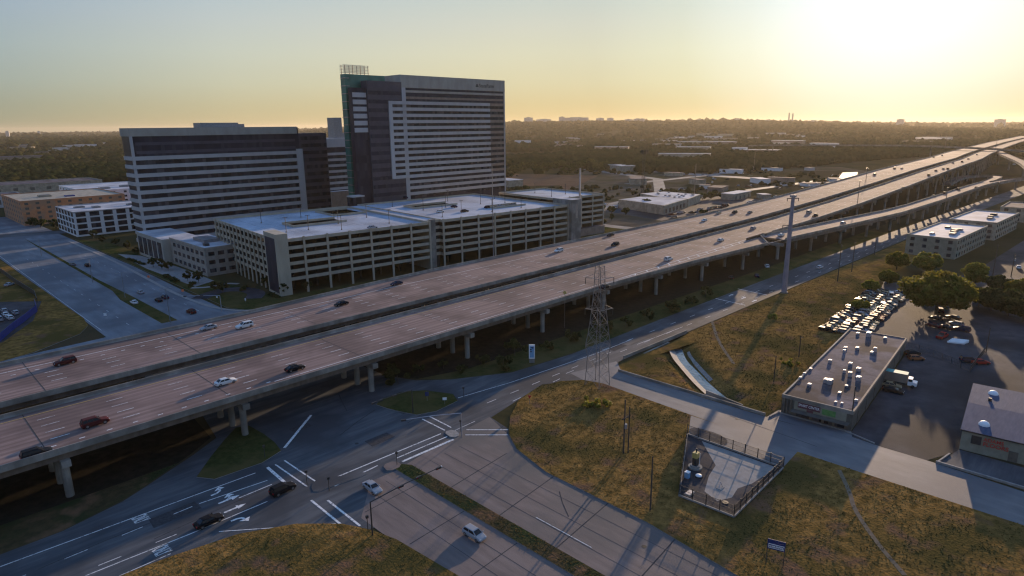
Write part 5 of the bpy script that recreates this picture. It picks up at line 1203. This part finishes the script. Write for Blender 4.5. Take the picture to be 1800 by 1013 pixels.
# ---- fenced pumping compound
CA, CB, CC, CD = (117.9, 62.2), (95.4, 51.2), (96.0, 41.0), (118.0, 41.4)
t = thing('pump_compound', 'walled concrete yard with a black picket fence in the east field', 'compound', (106, 50, .16))
b = MB(); b.prism([CA, CB, CC, CD], .16, .30, 'lot_asphalt'); part(b, 'paving', t)
b = MB(); b.face([(117.4,58.5,.306),(110,51.5,.306),(105.5,50.6,.306),(100,48.6,.306),(98.6,45.4,.306),(101.5,44.0,.306),(105,44.6,.306),(108.5,43.4,.306),(117.4,42.4,.306)][::-1], 'sidewalk'); part(b, 'slab', t)
for k, (a, c) in enumerate(((CA, CB), (CB, CC), (CC, CD), (CD, CA))):
    b = MB(); L = math.dist(a, c); raised(b, [a, c], .26, .3, .62, 'sidewalk'); wl = part(b, 'kerb_wall', t)
    b = MB(); ux, uy = (c[0]-a[0])/L, (c[1]-a[1])/L; n = int(L/2.4)
    an = math.atan2(uy, ux)
    for i in range(n+1): q = (a[0]+ux*L*i/n, a[1]+uy*L*i/n); b.obox(q, an, .07, .07, .62, 2.75, 'dark_metal')
    for z in (.85, 1.7, 2.5): b.obox(((a[0]+c[0])/2, (a[1]+c[1])/2), an, L/2, .025, z, z+.06, 'dark_metal')
    for i in range(int(L/.22)): q = (a[0]+ux*i*.22, a[1]+uy*i*.22); b.obox(q, an, .018, .018, .7, 2.65, 'dark_metal')
    part(b, 'picket_fence', t)
x, y = at(1222, 822, .3)
t = thing('pump_tower', 'yellow and black pump standing on a round concrete pad inside the compound', 'pump', (x, y, .3))
b = MB(); b.disc((x, y), 1.35, .31, 'concrete', 24, .3); b.disc((x, y), .95, .612, 'concrete', 24, .25); part(b, 'pad', t)
b = MB(); b.box(x-.5, x+.5, y-.45, y+.45, .87, 2.5, 'dark_metal'); b.box(x-.55, x+.55, y-.5, y+.5, 2.502, 3.6, 'yellow'); b.tube([(x+.1, y, 3.6), (x+.1, y, 4.4)], .14, 'dark_metal', 8); part(b, 'body', t)
b = MB(); b.tube([(x+.45, y-.6, .87), (x+.45, y-.6, 3.4)], .06, 'white', 6); part(b, 'pipe', t)
x, y = at(1228, 838, .3); b = MB(); b.disc((x, y), .8, .31, 'lot_asphalt', 18, .2); b.dome((x, y, .512), .62, .3, 'white', 14, 3); tag(b.build('manhole_cover'), 'white domed manhole cover in front of the pump', 'manhole')
x, y = at(1208, 840, .3); b = MB(); b.box(x-.4, x+.4, y-.4, y+.4, .31, 1.5, 'sky_panel'); b.box(x-.45, x+.45, y-.45, y+.45, 1.502, 1.6, 'white'); tag(b.build('control_box'), 'pale blue control box by the compound fence', 'cabinet')
x, y = at(1212, 868, .3); b = MB(); b.box(x-1, x+1, y-.6, y+.6, .31, .5, 'sidewalk'); b.box(x-.8, x+.8, y-.45, y+.45, .502, .56, 'galv'); tag(b.build('equipment_pad'), 'flat concrete equipment pad in the near corner of the compound', 'pad')
x, y = at(1266, 858, .3); b = MB(); b.box(x-.7, x+.7, y-.5, y+.5, .31, .4, 'sidewalk'); b.bar((x-.5, y, .4), (x+.4, y+.2, 1.3), .05, 'galv'); b.bar((x+.4, y+.2, 1.3), (x+.5, y-.2, .4), .05, 'galv'); tag(b.build('pipe_stand'), 'bent pipe stand on a pad in the middle of the compound', 'pipe')
x, y = at(1275, 884, .3); b = MB(); b.disc((x, y), .55, .31, 'dark_metal', 16, .12); tag(b.build('manhole_cover'), 'dark round manhole near the front corner of the compound', 'manhole')
b = MB(); b.prism([(117.9+.2,62),(127.2,66.5),(127.3,42),(118.4,41.6)], .165, .19, 'sidewalk', top='concrete_road'); o = b.build('driveway', kind='structure')
b = MB(); b.prism(smooth_poly([(118.6,62.5),(122.6,63.6),(123,55.5),(118.6,53.2)], 2), .192, .26, 'kerb', top='lot_asphalt'); o = b.build('traffic_island', kind='structure')
# ---- kerbs and walls along the side road, bridge rail over the creek
b = MB(); raised(b, [(138.9,95),(139.0,68),(139.0,54)], .3, .05, .75, 'concrete'); raised(b, [(142.2,70.5),(140.2,60)], .3, -1.0, .6, 'concrete'); tag(b.build('retaining_wall'), 'low concrete wall along the side road above the creek', 'wall')
b = MB(); raised(b, [(148,99.6),(182,98.4)], .3, -.2, .95, 'concrete'); b.box(156, 170, 97.6, 98.2, -1.6, .02, 'concrete'); tag(b.build('bridge_parapet'), 'concrete parapet where the frontage road crosses the creek', 'parapet')
b = MB(); raised(b, [(139.0,53),(142.8,52.4),(143.4,38.2),(141.4,31.6)], .25, .05, .3, 'kerb'); tag(b.build('kerb'), 'kerb around the forecourt of the long shop', 'kerb')
b = MB(); raised(b, [(141.2,20.4),(141.0,-40)], .4, .04, .5, 'kerb'); raised(b, [(141.4,20.2),(147,19.2)], .3, .04, .3, 'kerb'); tag(b.build('kerb'), 'low kerb wall between the side road and the flooring shop', 'kerb')
sheet('parking_lot', [(141.6,20),(150.6,18.2),(150.6,-60),(141.6,-60)], .05, 'asphalt')
# ---- yard fence and white pallets
pf_ = [at(*q) for q in ((1590,612),(1640,628),(1705,655),(1730,622))]
b = MB()
for a, c in zip(pf_, pf_[1:]):
    L = math.dist(a, c); n = int(L/3); an = math.atan2(c[1]-a[1], c[0]-a[0])
    for i in range(n+1): b.obox((a[0]+(c[0]-a[0])*i/n, a[1]+(c[1]-a[1])*i/n), an, .05, .05, 0, 2.2, 'dark_metal')
    for z in (.3, 1.1, 2.1): b.obox(((a[0]+c[0])/2, (a[1]+c[1])/2), an, L/2, .03, z, z+.07, 'dark_metal')
    for i in range(int(L/.5)): b.obox((a[0]+(c[0]-a[0])*i*.5/L, a[1]+(c[1]-a[1])*i*.5/L), an, .02, .02, .3, 2.1, 'dark_metal')
tag(b.build('yard_fence'), 'dark metal fence closing off the yard behind the long shop', 'fence')
x, y = at(1680, 604); t = thing('pallet_stack', 'white slatted pallets lying on the asphalt right of the red pickup', 'pallets', (x, y, 0))
for i in range(4): b = MB(); b.obox((x+i*.9, y-i*.2), R(20), .35, 2.2, .05, .5+.1*i, 'white'); part(b, 'slat', t)
# ---- blue fabric fence and stored goods at the left edge
bp = [at(*q) for q in ((62,536),(66,548),(45,565),(22,582),(0,602),(-40,632))]
b = MB()
for a, c in zip(bp, bp[1:]): b.obox(((a[0]+c[0])/2, (a[1]+c[1])/2), math.atan2(c[1]-a[1], c[0]-a[0]), math.dist(a, c)/2, .04, .15, 2.6, 'blue_tarp')
tag(b.build('fabric_fence'), 'bright blue fabric fence round the lot at the left edge', 'fence')
bp = [at(*q) for q in ((0,478),(30,500),(62,520),(66,533))]
b = MB()
for a, c in zip(bp, bp[1:]): b.obox(((a[0]+c[0])/2, (a[1]+c[1])/2), math.atan2(c[1]-a[1], c[0]-a[0]), math.dist(a, c)/2, .05, .15, 2.2, 'dark_metal')
tag(b.build('mesh_fence'), 'dark mesh fence behind the grass at the left edge', 'fence')
# ---- service strip with queueing vehicles north of the freeway
b = MB(); b.prism([(470,199.5),(560,203),(640,209),(760,222),(900,262),(880,274),(740,236),(620,219),(540,210),(470,205)], 0, 4.0, 'verge', top='concrete_road'); b.build('embankment', kind='structure')
for i, (px, py, k, c) in enumerate([(1410,333,'suv','black'),(1422,328,'sedan','white'),(1435,324,'van','white'),(1452,318,'suv','black'),(1460,316,'sedan','navy')]):
    x, y = at(px, py, 4.0); car(k, c, x, y, 4.02, R(14), f'{c} vehicle in the line on the strip beside the far carriageway, {words[i]} from the left', 'vehicles on the side strip', True)
# ---- work trucks and spoil heaps on the dirt lots
for px, py, c, lab in ((1252,322,'white','white van on the dirt lot right of the radio tower'),(1372,325,'white','white truck on the dirt by the side strip'),(1330,320,'beige','beige van on the dirt lots'),(1320,328,'silver','silver van on the dirt lots by the freeway')):
    x, y = at(px, py); car('van', c, x, y, .05, R(30), lab, 'vehicles on the dirt lots', True)
# ------------------------------------------------------------------ trees and plants
def leaf_quads(centres, radii, per, size, rng, flat=.75, droop=.12):
    """leaf-sprig quads spread through clumps; returns V, F"""
    C_ = np.repeat(centres, per, axis=0); Rr_ = np.repeat(radii, per)
    n = len(C_); d = rng.normal(size=(n, 3)); d /= np.linalg.norm(d, axis=1)[:, None]
    r = Rr_*rng.uniform(.25, 1.0, n)**.5
    p = C_+d*r[:, None]*np.array([1, 1, flat]); p[:, 2] -= droop*r
    a = rng.normal(size=(n, 3)); a /= np.linalg.norm(a, axis=1)[:, None]; b = np.cross(a, d); b /= np.linalg.norm(b, axis=1)[:, None]+1e-9
    s = size*rng.uniform(.6, 1.4, n)[:, None]
    V = np.stack([p-a*s-b*s*.55, p+a*s*.9-b*s*.5, p+a*s+b*s*.6, p-a*s*.8+b*s*.5], axis=1).reshape(-1, 3)
    return V, np.arange(4*n).reshape(n, 4)
def crown(name, parent, h0, h1, rad, seed, leaf, clumps=40, per=70, size=.35, flat=.8, shape='round', off=(0, 0)):
    rng = np.random.default_rng(seed); d = rng.normal(size=(clumps, 3)); d /= np.linalg.norm(d, axis=1)[:, None]
    rr_ = rng.uniform(.35, 1.0, clumps)**.6; hz_ = (h1-h0)/2
    if shape == 'umbrella': d[:, 2] = np.abs(d[:, 2])*1.1-.25
    c = d*rr_[:, None]*np.array([rad*.88, rad*.88, hz_*.85]); c[:, 2] += (h0+h1)/2; c[:, 0] += off[0]; c[:, 1] += off[1]
    r = rng.uniform(.10, .28, clumps)*rad
    V, Fq_ = leaf_quads(c, r, per, size, rng, flat)
    return mesh_np(name, V, Fq_, [leaf], parent=parent), c
def tree(name, label, x, y, h, rad, trunk_h, seed, leaf='leaf', clumps=40, per=70, size=.35, group=None, tr=.3, shape='round', z0=0.0):
    t = thing(name, label, 'tree', (x, y, z0), 0, group); rng = random.Random(seed)
    o, c = crown('crown', t, trunk_h*.85, h, rad, seed, leaf, clumps, per, size, shape=shape)
    b = MB(); b.tube([(0,0,-.1), (rng.uniform(-.15,.15), rng.uniform(-.15,.15), trunk_h*.55), (rng.uniform(-.3,.3), rng.uniform(-.3,.3), trunk_h)], tr, 'bark', 8, r2=tr*.7)
    for k in range(min(12, len(c))):
        q = c[k]; b.tube([(0, 0, trunk_h*rng.uniform(.75, 1.0)), (q[0]*.45, q[1]*.45, trunk_h+(q[2]-trunk_h)*.4), tuple(q)], tr*.45, 'bark', 5, r2=.04)
    local(b, 'trunk', t)
    return t
x, y = at(1645, 552); tree('broadleaf_tree', 'largest tree, broad spreading crown over the clutter in the yard', x, y, 15.0, 12.6, 3.8, 3, 'leaf', 120, 150, .45, tr=.55)
for i, (px, py, h, rad, lf, lab) in enumerate([(1628,482,10,6.5,'leaf_olive','round yellow-green tree in front of the nearer white-roofed apartment block'),(1576,474,8.5,5.5,'leaf','darker tree left of the round yellow-green one by the apartments'),
        (1712,506,11,5.5,'leaf_olive','pale yellow-green tree between the big tree and the lot poles'),(1560,500,6,4,'leaf','small tree at the far end of the yard rows'),
        (1742,548,8.5,6.5,'leaf_dark','dark tree just right of the big tree'),(1772,556,9,6.5,'leaf_dark','dark tree, second right of the big tree'),(1797,566,9,7,'leaf_dark','dark tree cut off by the right edge'),(1720,540,8,5,'leaf_dark','dark low tree squeezed between the big tree and its dark neighbour'),
        (1758,520,8,5.5,'leaf_dark','dark tree behind the dark row, beside the lot poles'),(1790,530,9,6,'leaf','tree behind the dark row near the right edge'),(1530,512,4.5,3.5,'leaf_olive','bushy little tree at the left of the yard rows'),(1512,545,3.5,3,'leaf_olive','scrubby bush-like tree at the fence of the yard rows')]):
    x, y = at(px, py); tree('broadleaf_tree', lab, x, y, h, rad*.95, h*.2, 20+i, lf, 60, 130, .40, tr=.25)
# shrubs in the dark under the viaduct and round the lawns
sx_ = [(690,652),(735,655),(780,648),(815,655),(850,640),(885,648),(905,625),(960,615),(1005,600),(1060,585),(1100,575),(1140,560),(1180,548),(1215,535),(1240,522),(700,676)]
g0 = None
def shrub(px, py, h, rad, seed, leaf, label, group, z=0.0):
    x, y = at(px, py); t = thing('shrub', label, 'shrub', (x, y, z), random.uniform(0, 6), group)
    crown('foliage', t, 0, h, rad, seed, leaf, 10, 60, .26)
    b = MB(); b.tube([(0,0,-.05),(.05,.05,h*.6)], .06, 'bark', 5); local(b, 'stem', t); return t
for i, (px, py) in enumerate(sx_):
    if i < 4: shrub(px, py, 2.2+.5*(i % 3), 1.9+.3*(i % 2), 60+i, 'leaf_dark', 'dark shrub on the shaded verge under the near carriageway', 'shrubs under the viaduct')
protos = [o for o in bpy.data.objects if o.name.startswith('shrub') and o.type == 'EMPTY'][:4]
for i, (px, py) in enumerate(sx_[4:]):
    c = copy_tree(protos[i % 4]); c.location = (*at(px, py), 0); c.rotation_euler = (0, 0, i*1.3); c.scale = (1.3+.3*(i % 3),)*3
shrub(1050, 712, 1.5, 4.2, 90, 'leaf_olive', 'wide low green bush in front of the lattice pylon', None, .16)
shrub(1360, 560, 1.2, 2.5, 91, 'leaf_olive', 'green bush by the scrub path below the steel pole', None)
shrub(1385, 640, 1.6, 3.0, 92, 'leaf_olive', 'green bush against the left wall of the long shop', None)
for i, (px, py) in enumerate([(300,455),(270,470),(285,474),(296,476),(330,495),(350,498),(378,512),(392,516),(225,440),(205,432),(180,428),(165,420),(240,448),(470,505),(500,520),(540,512),(580,500),(620,490),(660,482),(700,474),(1000,412),(1060,396),(1075,388)]):
    x, y = at(px, py); tree('young_tree', 'small dark street tree planted along the lawns by the garage and plaza', x, y, 4.6+(i % 3)*.8, 2.1+(i % 2)*.4, .9, 120+i % 4, 'leaf_dark', 26, 60, .26, 'young trees on the lawns', .09, z0=.12)
for i, (px, py, h, rad) in enumerate([(100,402,7,5),(72,400,6,5),(58,398,6,4)]):
    x, y = at(px, py); tree('broadleaf_tree', ('dark tree at the corner of the white apartments','dark tree below the orange block','smaller dark tree at the left foot of the orange block')[i], x, y, h, rad, 1.8, 150+i, 'leaf_dark', 20, 60, .45)
for i, (pts, lab) in enumerate([([(95,286),(99,292)],'clipped dark hedge along the north street walk, nearest the drive'),([(95,300),(95.5,318)],'clipped dark hedge beside the plaza trees'),([(97,352),(96,372)],'clipped dark hedge at the far end of the plaza'),([(107,262),(112,268)],'short dark hedge inside the drive loop'),([(112,247),(112.6,240)],'dark hedge at the foot of the garage corner'),([(124,231),(180,226)],'long dark hedge in front of the first garage block'),([(196,227),(250,222)],'long dark hedge in front of the second garage block')]):
    t = thing('hedge', lab, 'hedge', (*pts[0], .12)); L = math.dist(*pts); k = max(4, int(L*1.2)); rng = np.random.default_rng(300+i)
    u = rng.uniform(0, 1, k*3); c = np.stack([(pts[1][0]-pts[0][0])*u+rng.normal(0, .5, k*3), (pts[1][1]-pts[0][1])*u+rng.normal(0, .5, k*3), rng.uniform(.3, .9, k*3)], axis=1)
    V, Fq_ = leaf_quads(c, rng.uniform(.4, .8, k*3), 24, .24, rng); mesh_np('foliage', V, Fq_, ['leaf_dark'], parent=t)
x, y = at(1133, 368); tree('broadleaf_tree', 'dark round tree in front of the white-roofed store', x, y, 9, 6, 2, 160, 'leaf_dark', 30, 70, .45)
for i, (px, py) in enumerate([(1058,372),(1075,376),(1092,364),(1100,378),(1235,352),(1250,350),(1268,349),(1285,346),(1300,343)]):
    x, y = at(px, py); tree('broadleaf_tree', 'dark scrubby tree round the white-roofed store and its lot', x, y, 6, 5.5 if px > 1200 else 3.6, 1.3, 170+i % 3, 'leaf_dark', 18, 50, .5, 'trees round the store')
for i in range(14):
    x, y = at(895+i*13, (312, 306, 303, 300)[i % 4]-i*.6); tree('broadleaf_tree', 'dark tree in the row crossing the dirt beyond the tall tower', x, y, 13, 11, 3, 180+i % 3, 'leaf_dark', 22, 50, .9, 'tree row on the dirt beyond the tower')
# scrub scattered over the open ground of the middle distance
scr = []
rng_ = np.random.default_rng(77)
for x, y in zip(rng_.uniform(330, 1050, 1900), rng_.uniform(235, 760, 1900)):
    if y > 250+.9*(x-330)+120 or seg_d(x, y, [(422,280),(515,290)]) < 45 or math.sin(x/60)+math.sin(y/45+x/90) < .1: continue
    scr.append((x, y, -.2))
SCRUB = scr
# ---- woods: one mass of crowns to the horizon
def ico(sub):
    bm = bmesh.new(); bmesh.ops.create_icosphere(bm, subdivisions=sub, radius=1.0)
    V = np.array([v.co[:] for v in bm.verts]); Fq_ = np.array([[v.index for v in f.verts] for f in bm.faces]); bm.free(); return V, Fq_
def woods(name, pts, sub, r0, r1, seed):
    rng = np.random.default_rng(seed); TV, TF = ico(sub); n = len(pts)
    r = rng.uniform(r0, r1, n); k = len(TV)
    J = 1+rng.uniform(-.28, .28, (n, k)); Vv = TV[None]*J[..., None]*np.stack([r, r*rng.uniform(.8, 1.2, n), r*rng.uniform(.7, 1.05, n)], axis=1)[:, None, :]
    Vv[..., 2] = np.maximum(Vv[..., 2], -.3*r[:, None]); Vv += np.asarray(pts)[:, None, :]; Vv[..., 2] += (.45*r)[:, None]
    Fv = (TF[None]+np.arange(n)[:, None, None]*k).reshape(-1, 3)
    o = mesh_np(name, Vv.reshape(-1, 3), Fv, ['forest']); o['kind'] = 'stuff'; return o
rb = random.Random(21); FAR = []
def clear(x, y):
    if any(abs((x-q[0])*math.cos(q[6])+(y-q[1])*math.sin(q[6])) < q[3]*.7+6 and -78 < -(x-q[0])*math.sin(q[6])+(y-q[1])*math.cos(q[6]) < 52 for q in FAR if q[7]): return True
    if 150 < x < 1500 and 60 < y-sh(x) < 235: return True
    if 40 < x < 600 and y < 940: return True
    return False
for i in range(64):
    a = rb.choice([rb.uniform(-38, -20), rb.uniform(0, 33), rb.uniform(4, 33)]); d = rb.uniform(1250, 3400); x, y = polar(d, a)
    if not clear(x, y): FAR.append((x, y, hill_z(d, a), rb.uniform(30, 100), rb.uniform(16, 34), rb.uniform(9, 14), AZ+math.pi/2+R(-a+rb.uniform(-25, 25)), i % 2 == 0))
def scatter(n, a0, a1, d0, d1, seed, keep=lambda a, d, x, y: True):
    rng = np.random.default_rng(seed); a = rng.uniform(a0, a1, n); d = np.sqrt(rng.uniform(d0**2, d1**2, n)); out = []
    for aa_, dd in zip(a, d):
        x, y = polar(dd, aa_)
        if clear(x, y) or not keep(aa_, dd, x, y): continue
        m = math.sin(x/170+1.3*math.sin(y/210))+math.sin(y/130+x/400)
        if m < -1.35: continue
        out.append((x, y, hill_z(dd, aa_)))
    return out
def keep_right(a, d, x, y):
    if a > 33 and d < 1500: return y < 20 or d > 1250
    lim = np.interp(a, [-6, 2, 6, 12, 18, 24, 28, 33, 42], [1150, 1060, 1010, 930, 930, 1050, 1250, 1500, 1300]); return d > lim
woods('woods', scatter(5200, -42, -12, 985, 1600, 1)+scatter(7800, -6, 41, 930, 1600, 2, keep_right), 2, 4.2, 8.0, 3)
woods('woods', scatter(9000, -42, 41, 1600, 2800, 4, lambda a, d, x, y: a < -12 or a > -6), 1, 5.5, 10.5, 5)
woods('woods', scatter(11000, -42, 41, 2800, 6500, 6), 1, 9, 19, 7)
woods('woods', scatter(5000, -42, 41, 6500, 14000, 8), 1, 14, 34, 9)
woods('woods', [(x, y, 0) for x, y in [(random.uniform(400, 900), random.uniform(-40, 38)) for _ in range(130)] if not (x < 590 and y > 30)], 2, 3.0, 6.0, 10)
o = woods('scrub', SCRUB, 2, 1.2, 3.4, 12)
# ---- low buildings and lots showing pale among the woods
for x, y, z, Lx, Ly, hh, rz, lot in FAR:
    t = thing('distant_building', 'small pale building far off among the woods', 'building', (x, y, z-1), rz, 'distant pale buildings among the woods')
    b = MB(); b.box(-Lx/2, Lx/2, -Ly/2, Ly/2, 0, hh, rb.choice(['wall_white','wall_tan','panel_grey','wall_brown'])); local(b, 'wall', t)
    b = MB(); b.box(-Lx/2-.3, Lx/2+.3, -Ly/2-.3, Ly/2+.3, hh+.01, hh+.8, rb.choice(['roof_white','roof_white','roof_tan'])); local(b, 'roof', t)
    if lot:
        b = MB(); c_, s_ = math.cos(rz), math.sin(rz)
        b.prism([(x+u*c_-v*s_, y+u*s_+v*c_) for u, v in ((-Lx*.7,-70),(Lx*.7,-70),(Lx*.7,45),(-Lx*.7,45))], z-4, z+.6, 'dirt'); b.build('dirt_lot', kind='structure')
for i, (x, y, Lx, Ly, hh, m, rf_, lab) in enumerate([(560,262,34,12,5,'wall_tan','roof_white','long low white-roofed shed right of the store'),(600,300,24,14,5,'wall_brown','roof_tan','brown shed on the dirt right of the store'),(380,360,60,20,6,'panel_grey','roof_white','long pale shed behind the garage, left of the radio tower'),(640,420,50,18,6,'wall_tan','roof_tan','tan shed in the middle of the dirt lots'),(720,310,26,12,5,'wall_white','roof_white','small white shed near the side strip'),(800,560,70,22,8,'wall_tan','roof_white','pale shed at the edge of the woods beyond the dirt lots'),(900,420,40,16,6,'wall_brown','roof_tan','brown shed at the edge of the woods near the side strip'),(520,520,46,20,7,'wall_tan','roof_white','pale shed behind the tall office tower')]):
    t = thing('shed', lab, 'shed', (x, y, 0), R(12*i))
    b = MB(); b.box(-Lx/2, Lx/2, -Ly/2, Ly/2, 0, hh, m); local(b, 'wall', t)
    b = MB(); b.box(-Lx/2-.3, Lx/2+.3, -Ly/2-.3, Ly/2+.3, hh+.01, hh+.5, rf_); local(b, 'roof', t)
    for k in range(4): b = MB(); b.box(-Lx/2+Lx*(k+.5)/4-1.6, -Lx/2+Lx*(k+.5)/4+1.6, -Ly/2-.08, -Ly/2-.01, .1, hh*.6, 'shopfront'); local(b, 'door', t)
rq = random.Random(8)
for i in range(60):
    x, y = (rq.uniform(400, 560), rq.uniform(236, 248)) if i < 16 else (rq.uniform(560, 900), rq.uniform(250, 420)) if i < 40 else (rq.uniform(420, 560), rq.uniform(300, 330))
    car(rq.choice(['sedan','suv','van','pickup']), rq.choice(['white','silver','black','grey','tan','maroon']), x, y, .05, rq.uniform(0, 3), 'tiny vehicle parked on the far lots beyond the freeway', 'vehicles parked on the far lots', True)
for i in range(22):
    x, y = rq.uniform(560, 1000), rq.uniform(240, 560)
    if y > 230+.75*(x-400): continue
    Lx, Ly, hh = rq.uniform(10, 34), rq.uniform(7, 14), rq.uniform(3, 6)
    t = thing('shed', 'small low shed or container on the open ground beyond the freeway', 'shed', (x, y, 0), rq.uniform(0, 3), 'sheds on the open ground')
    b = MB(); b.box(-Lx/2, Lx/2, -Ly/2, Ly/2, 0, hh, rq.choice(['wall_tan','panel_grey','wall_brown','wall_white'])); local(b, 'wall', t)
    b = MB(); b.box(-Lx/2-.2, Lx/2+.2, -Ly/2-.2, Ly/2+.2, hh+.01, hh+.3, rq.choice(['roof_white','roof_tan','roof_tan'])); local(b, 'roof', t)
# skyline on the horizon
for px, w_, top, nm in [(930,14,207,'tower block'),(985,9,206,'slim tower block'),(1008,40,207,'wide slab block'),(955,24,210,'low block'),(1048,12,208,'tower block'),(1065,10,208,'dark tower block'),(1095,12,210,'low block'),(1110,12,209,'block'),(1118,8,209,'block'),(1215,10,210,'block'),(1235,10,210,'block'),(1275,8,209,'block'),(1310,9,211,'block'),(1325,8,211,'block'),(1400,12,212,'block'),(1360,2,199,'thin mast'),(1366,2,200,'thin mast'),(1545,10,210,'block'),(1710,14,210,'block'),(1775,12,211,'block'),(68,8,231,'block'),(120,6,231,'block')]:
    D_ = 6200.; a = math.degrees(math.atan((px-900)/CAM_F/.97)); x, y = polar(D_/math.cos(R(a)), a); zb_ = hill_z(D_/math.cos(R(a)), a)-5; zt_ = max(zat(x, y, top), zb_+24); wv = w_*D_/CAM_F/2
    t = thing('distant_tower', f'pale {nm} on the horizon skyline', 'building', (x, y, zb_), -SUN_AZ, 'skyline on the horizon')
    b = MB(); b.box(-wv*.6, wv*.6, -wv, wv, 0, zt_-zb_, 'panel_grey'); local(b, 'wall', t)
    b = MB(); b.box(-wv*.3, wv*.3, -wv*.4, wv*.4, zt_-zb_, zt_-zb_+4, 'metal_grey'); local(b, 'roof', t)
# ---- dry grass tufts over the near fields
def inside(px, py, poly):
    c = False; n = len(poly); j = n-1
    for i in range(n):
        (xi, yi), (xj, yj) = poly[i], poly[j]
        if (yi > py) != (yj > py) and px < (xj-xi)*(py-yi)/(yj-yi)+xi: c = not c
        j = i
    return c
def tufts(polys, n, seed, z, size, m='tuft'):
    rng = np.random.default_rng(seed); P_ = []
    for poly, box, k in polys:
        xs = rng.uniform(box[0], box[1], k); ys = rng.uniform(box[2], box[3], k)
        for x, y in zip(xs, ys):
            if inside(x, y, poly) and math.sin(x*.55+1.7*math.sin(y*.4))+math.sin(y*.8+x*.23) > rng.uniform(-2.2, 1.2) and not (95 < x < 128.5 and 40.5 < y < 67 and inside(x, y, [CA, CB, CC, CD, (128, 41.3), (128, 67)])): P_.append((x, y, z if z else gz(x, y)))
    P_ = np.array(P_); nn = len(P_); k = 5
    c = np.repeat(P_, k, axis=0); a = rng.uniform(0, 2*np.pi, nn*k); s = size*rng.uniform(.5, 1.3, nn*k); hgt = size*rng.uniform(.3, 1.0, nn*k)
    dx, dy = np.cos(a)*s, np.sin(a)*s; ox, oy = rng.normal(0, size*.4, nn*k), rng.normal(0, size*.4, nn*k)
    B0 = np.stack([c[:,0]+ox-dy*.45, c[:,1]+oy+dx*.45, c[:,2]-.02], axis=1); B1 = np.stack([c[:,0]+ox+dy*.45, c[:,1]+oy-dx*.45, c[:,2]-.02], axis=1)
    T = np.stack([c[:,0]+ox+dx*.9, c[:,1]+oy+dy*.9, c[:,2]+hgt], axis=1)
    V = np.stack([B0, B1, T], axis=1).reshape(-1, 3); o = mesh_np('grass', V, np.arange(3*nn*k).reshape(-1, 3), [m]); o['kind'] = 'stuff'
tufts([(east_field, (82,128,-10,104), 15000), (SWF, (-20,55,40,102), 9000), ([(65.6,20),(68.8,20),(69,96),(65.8,97)], (65.6,69,20,97), 900)], 0, 31, .165, .17)
SLOPE = [(140,92),(186,97),(300,94),(300,74),(283,71.5),(222,64.5),(209,58),(146,53.2),(141,55)]
tufts([(SLOPE, (140,300,53,97), 14000)], 0, 33, 0, .2)
# ------------------------------------------------------------------ haze
def haze_box():
    m = bpy.data.materials.new('haze'); m.use_nodes = True; n = m.node_tree.nodes; l = m.node_tree.links; n.clear()
    o_ = n.new("ShaderNodeOutputMaterial"); v = n.new("ShaderNodeVolumePrincipled"); l.new(v.outputs[0], o_.inputs["Volume"])
    v.inputs["Density"].default_value = 0.000034; v.inputs["Color"].default_value = (.95, .84, .66, 1); v.inputs["Anisotropy"].default_value = .38
    M['haze'] = m
    b = MB(); b.box(-32000, 32000, -32000, 32000, -9, 160, 'haze'); o = b.build('haze', kind='stuff')
haze_box()
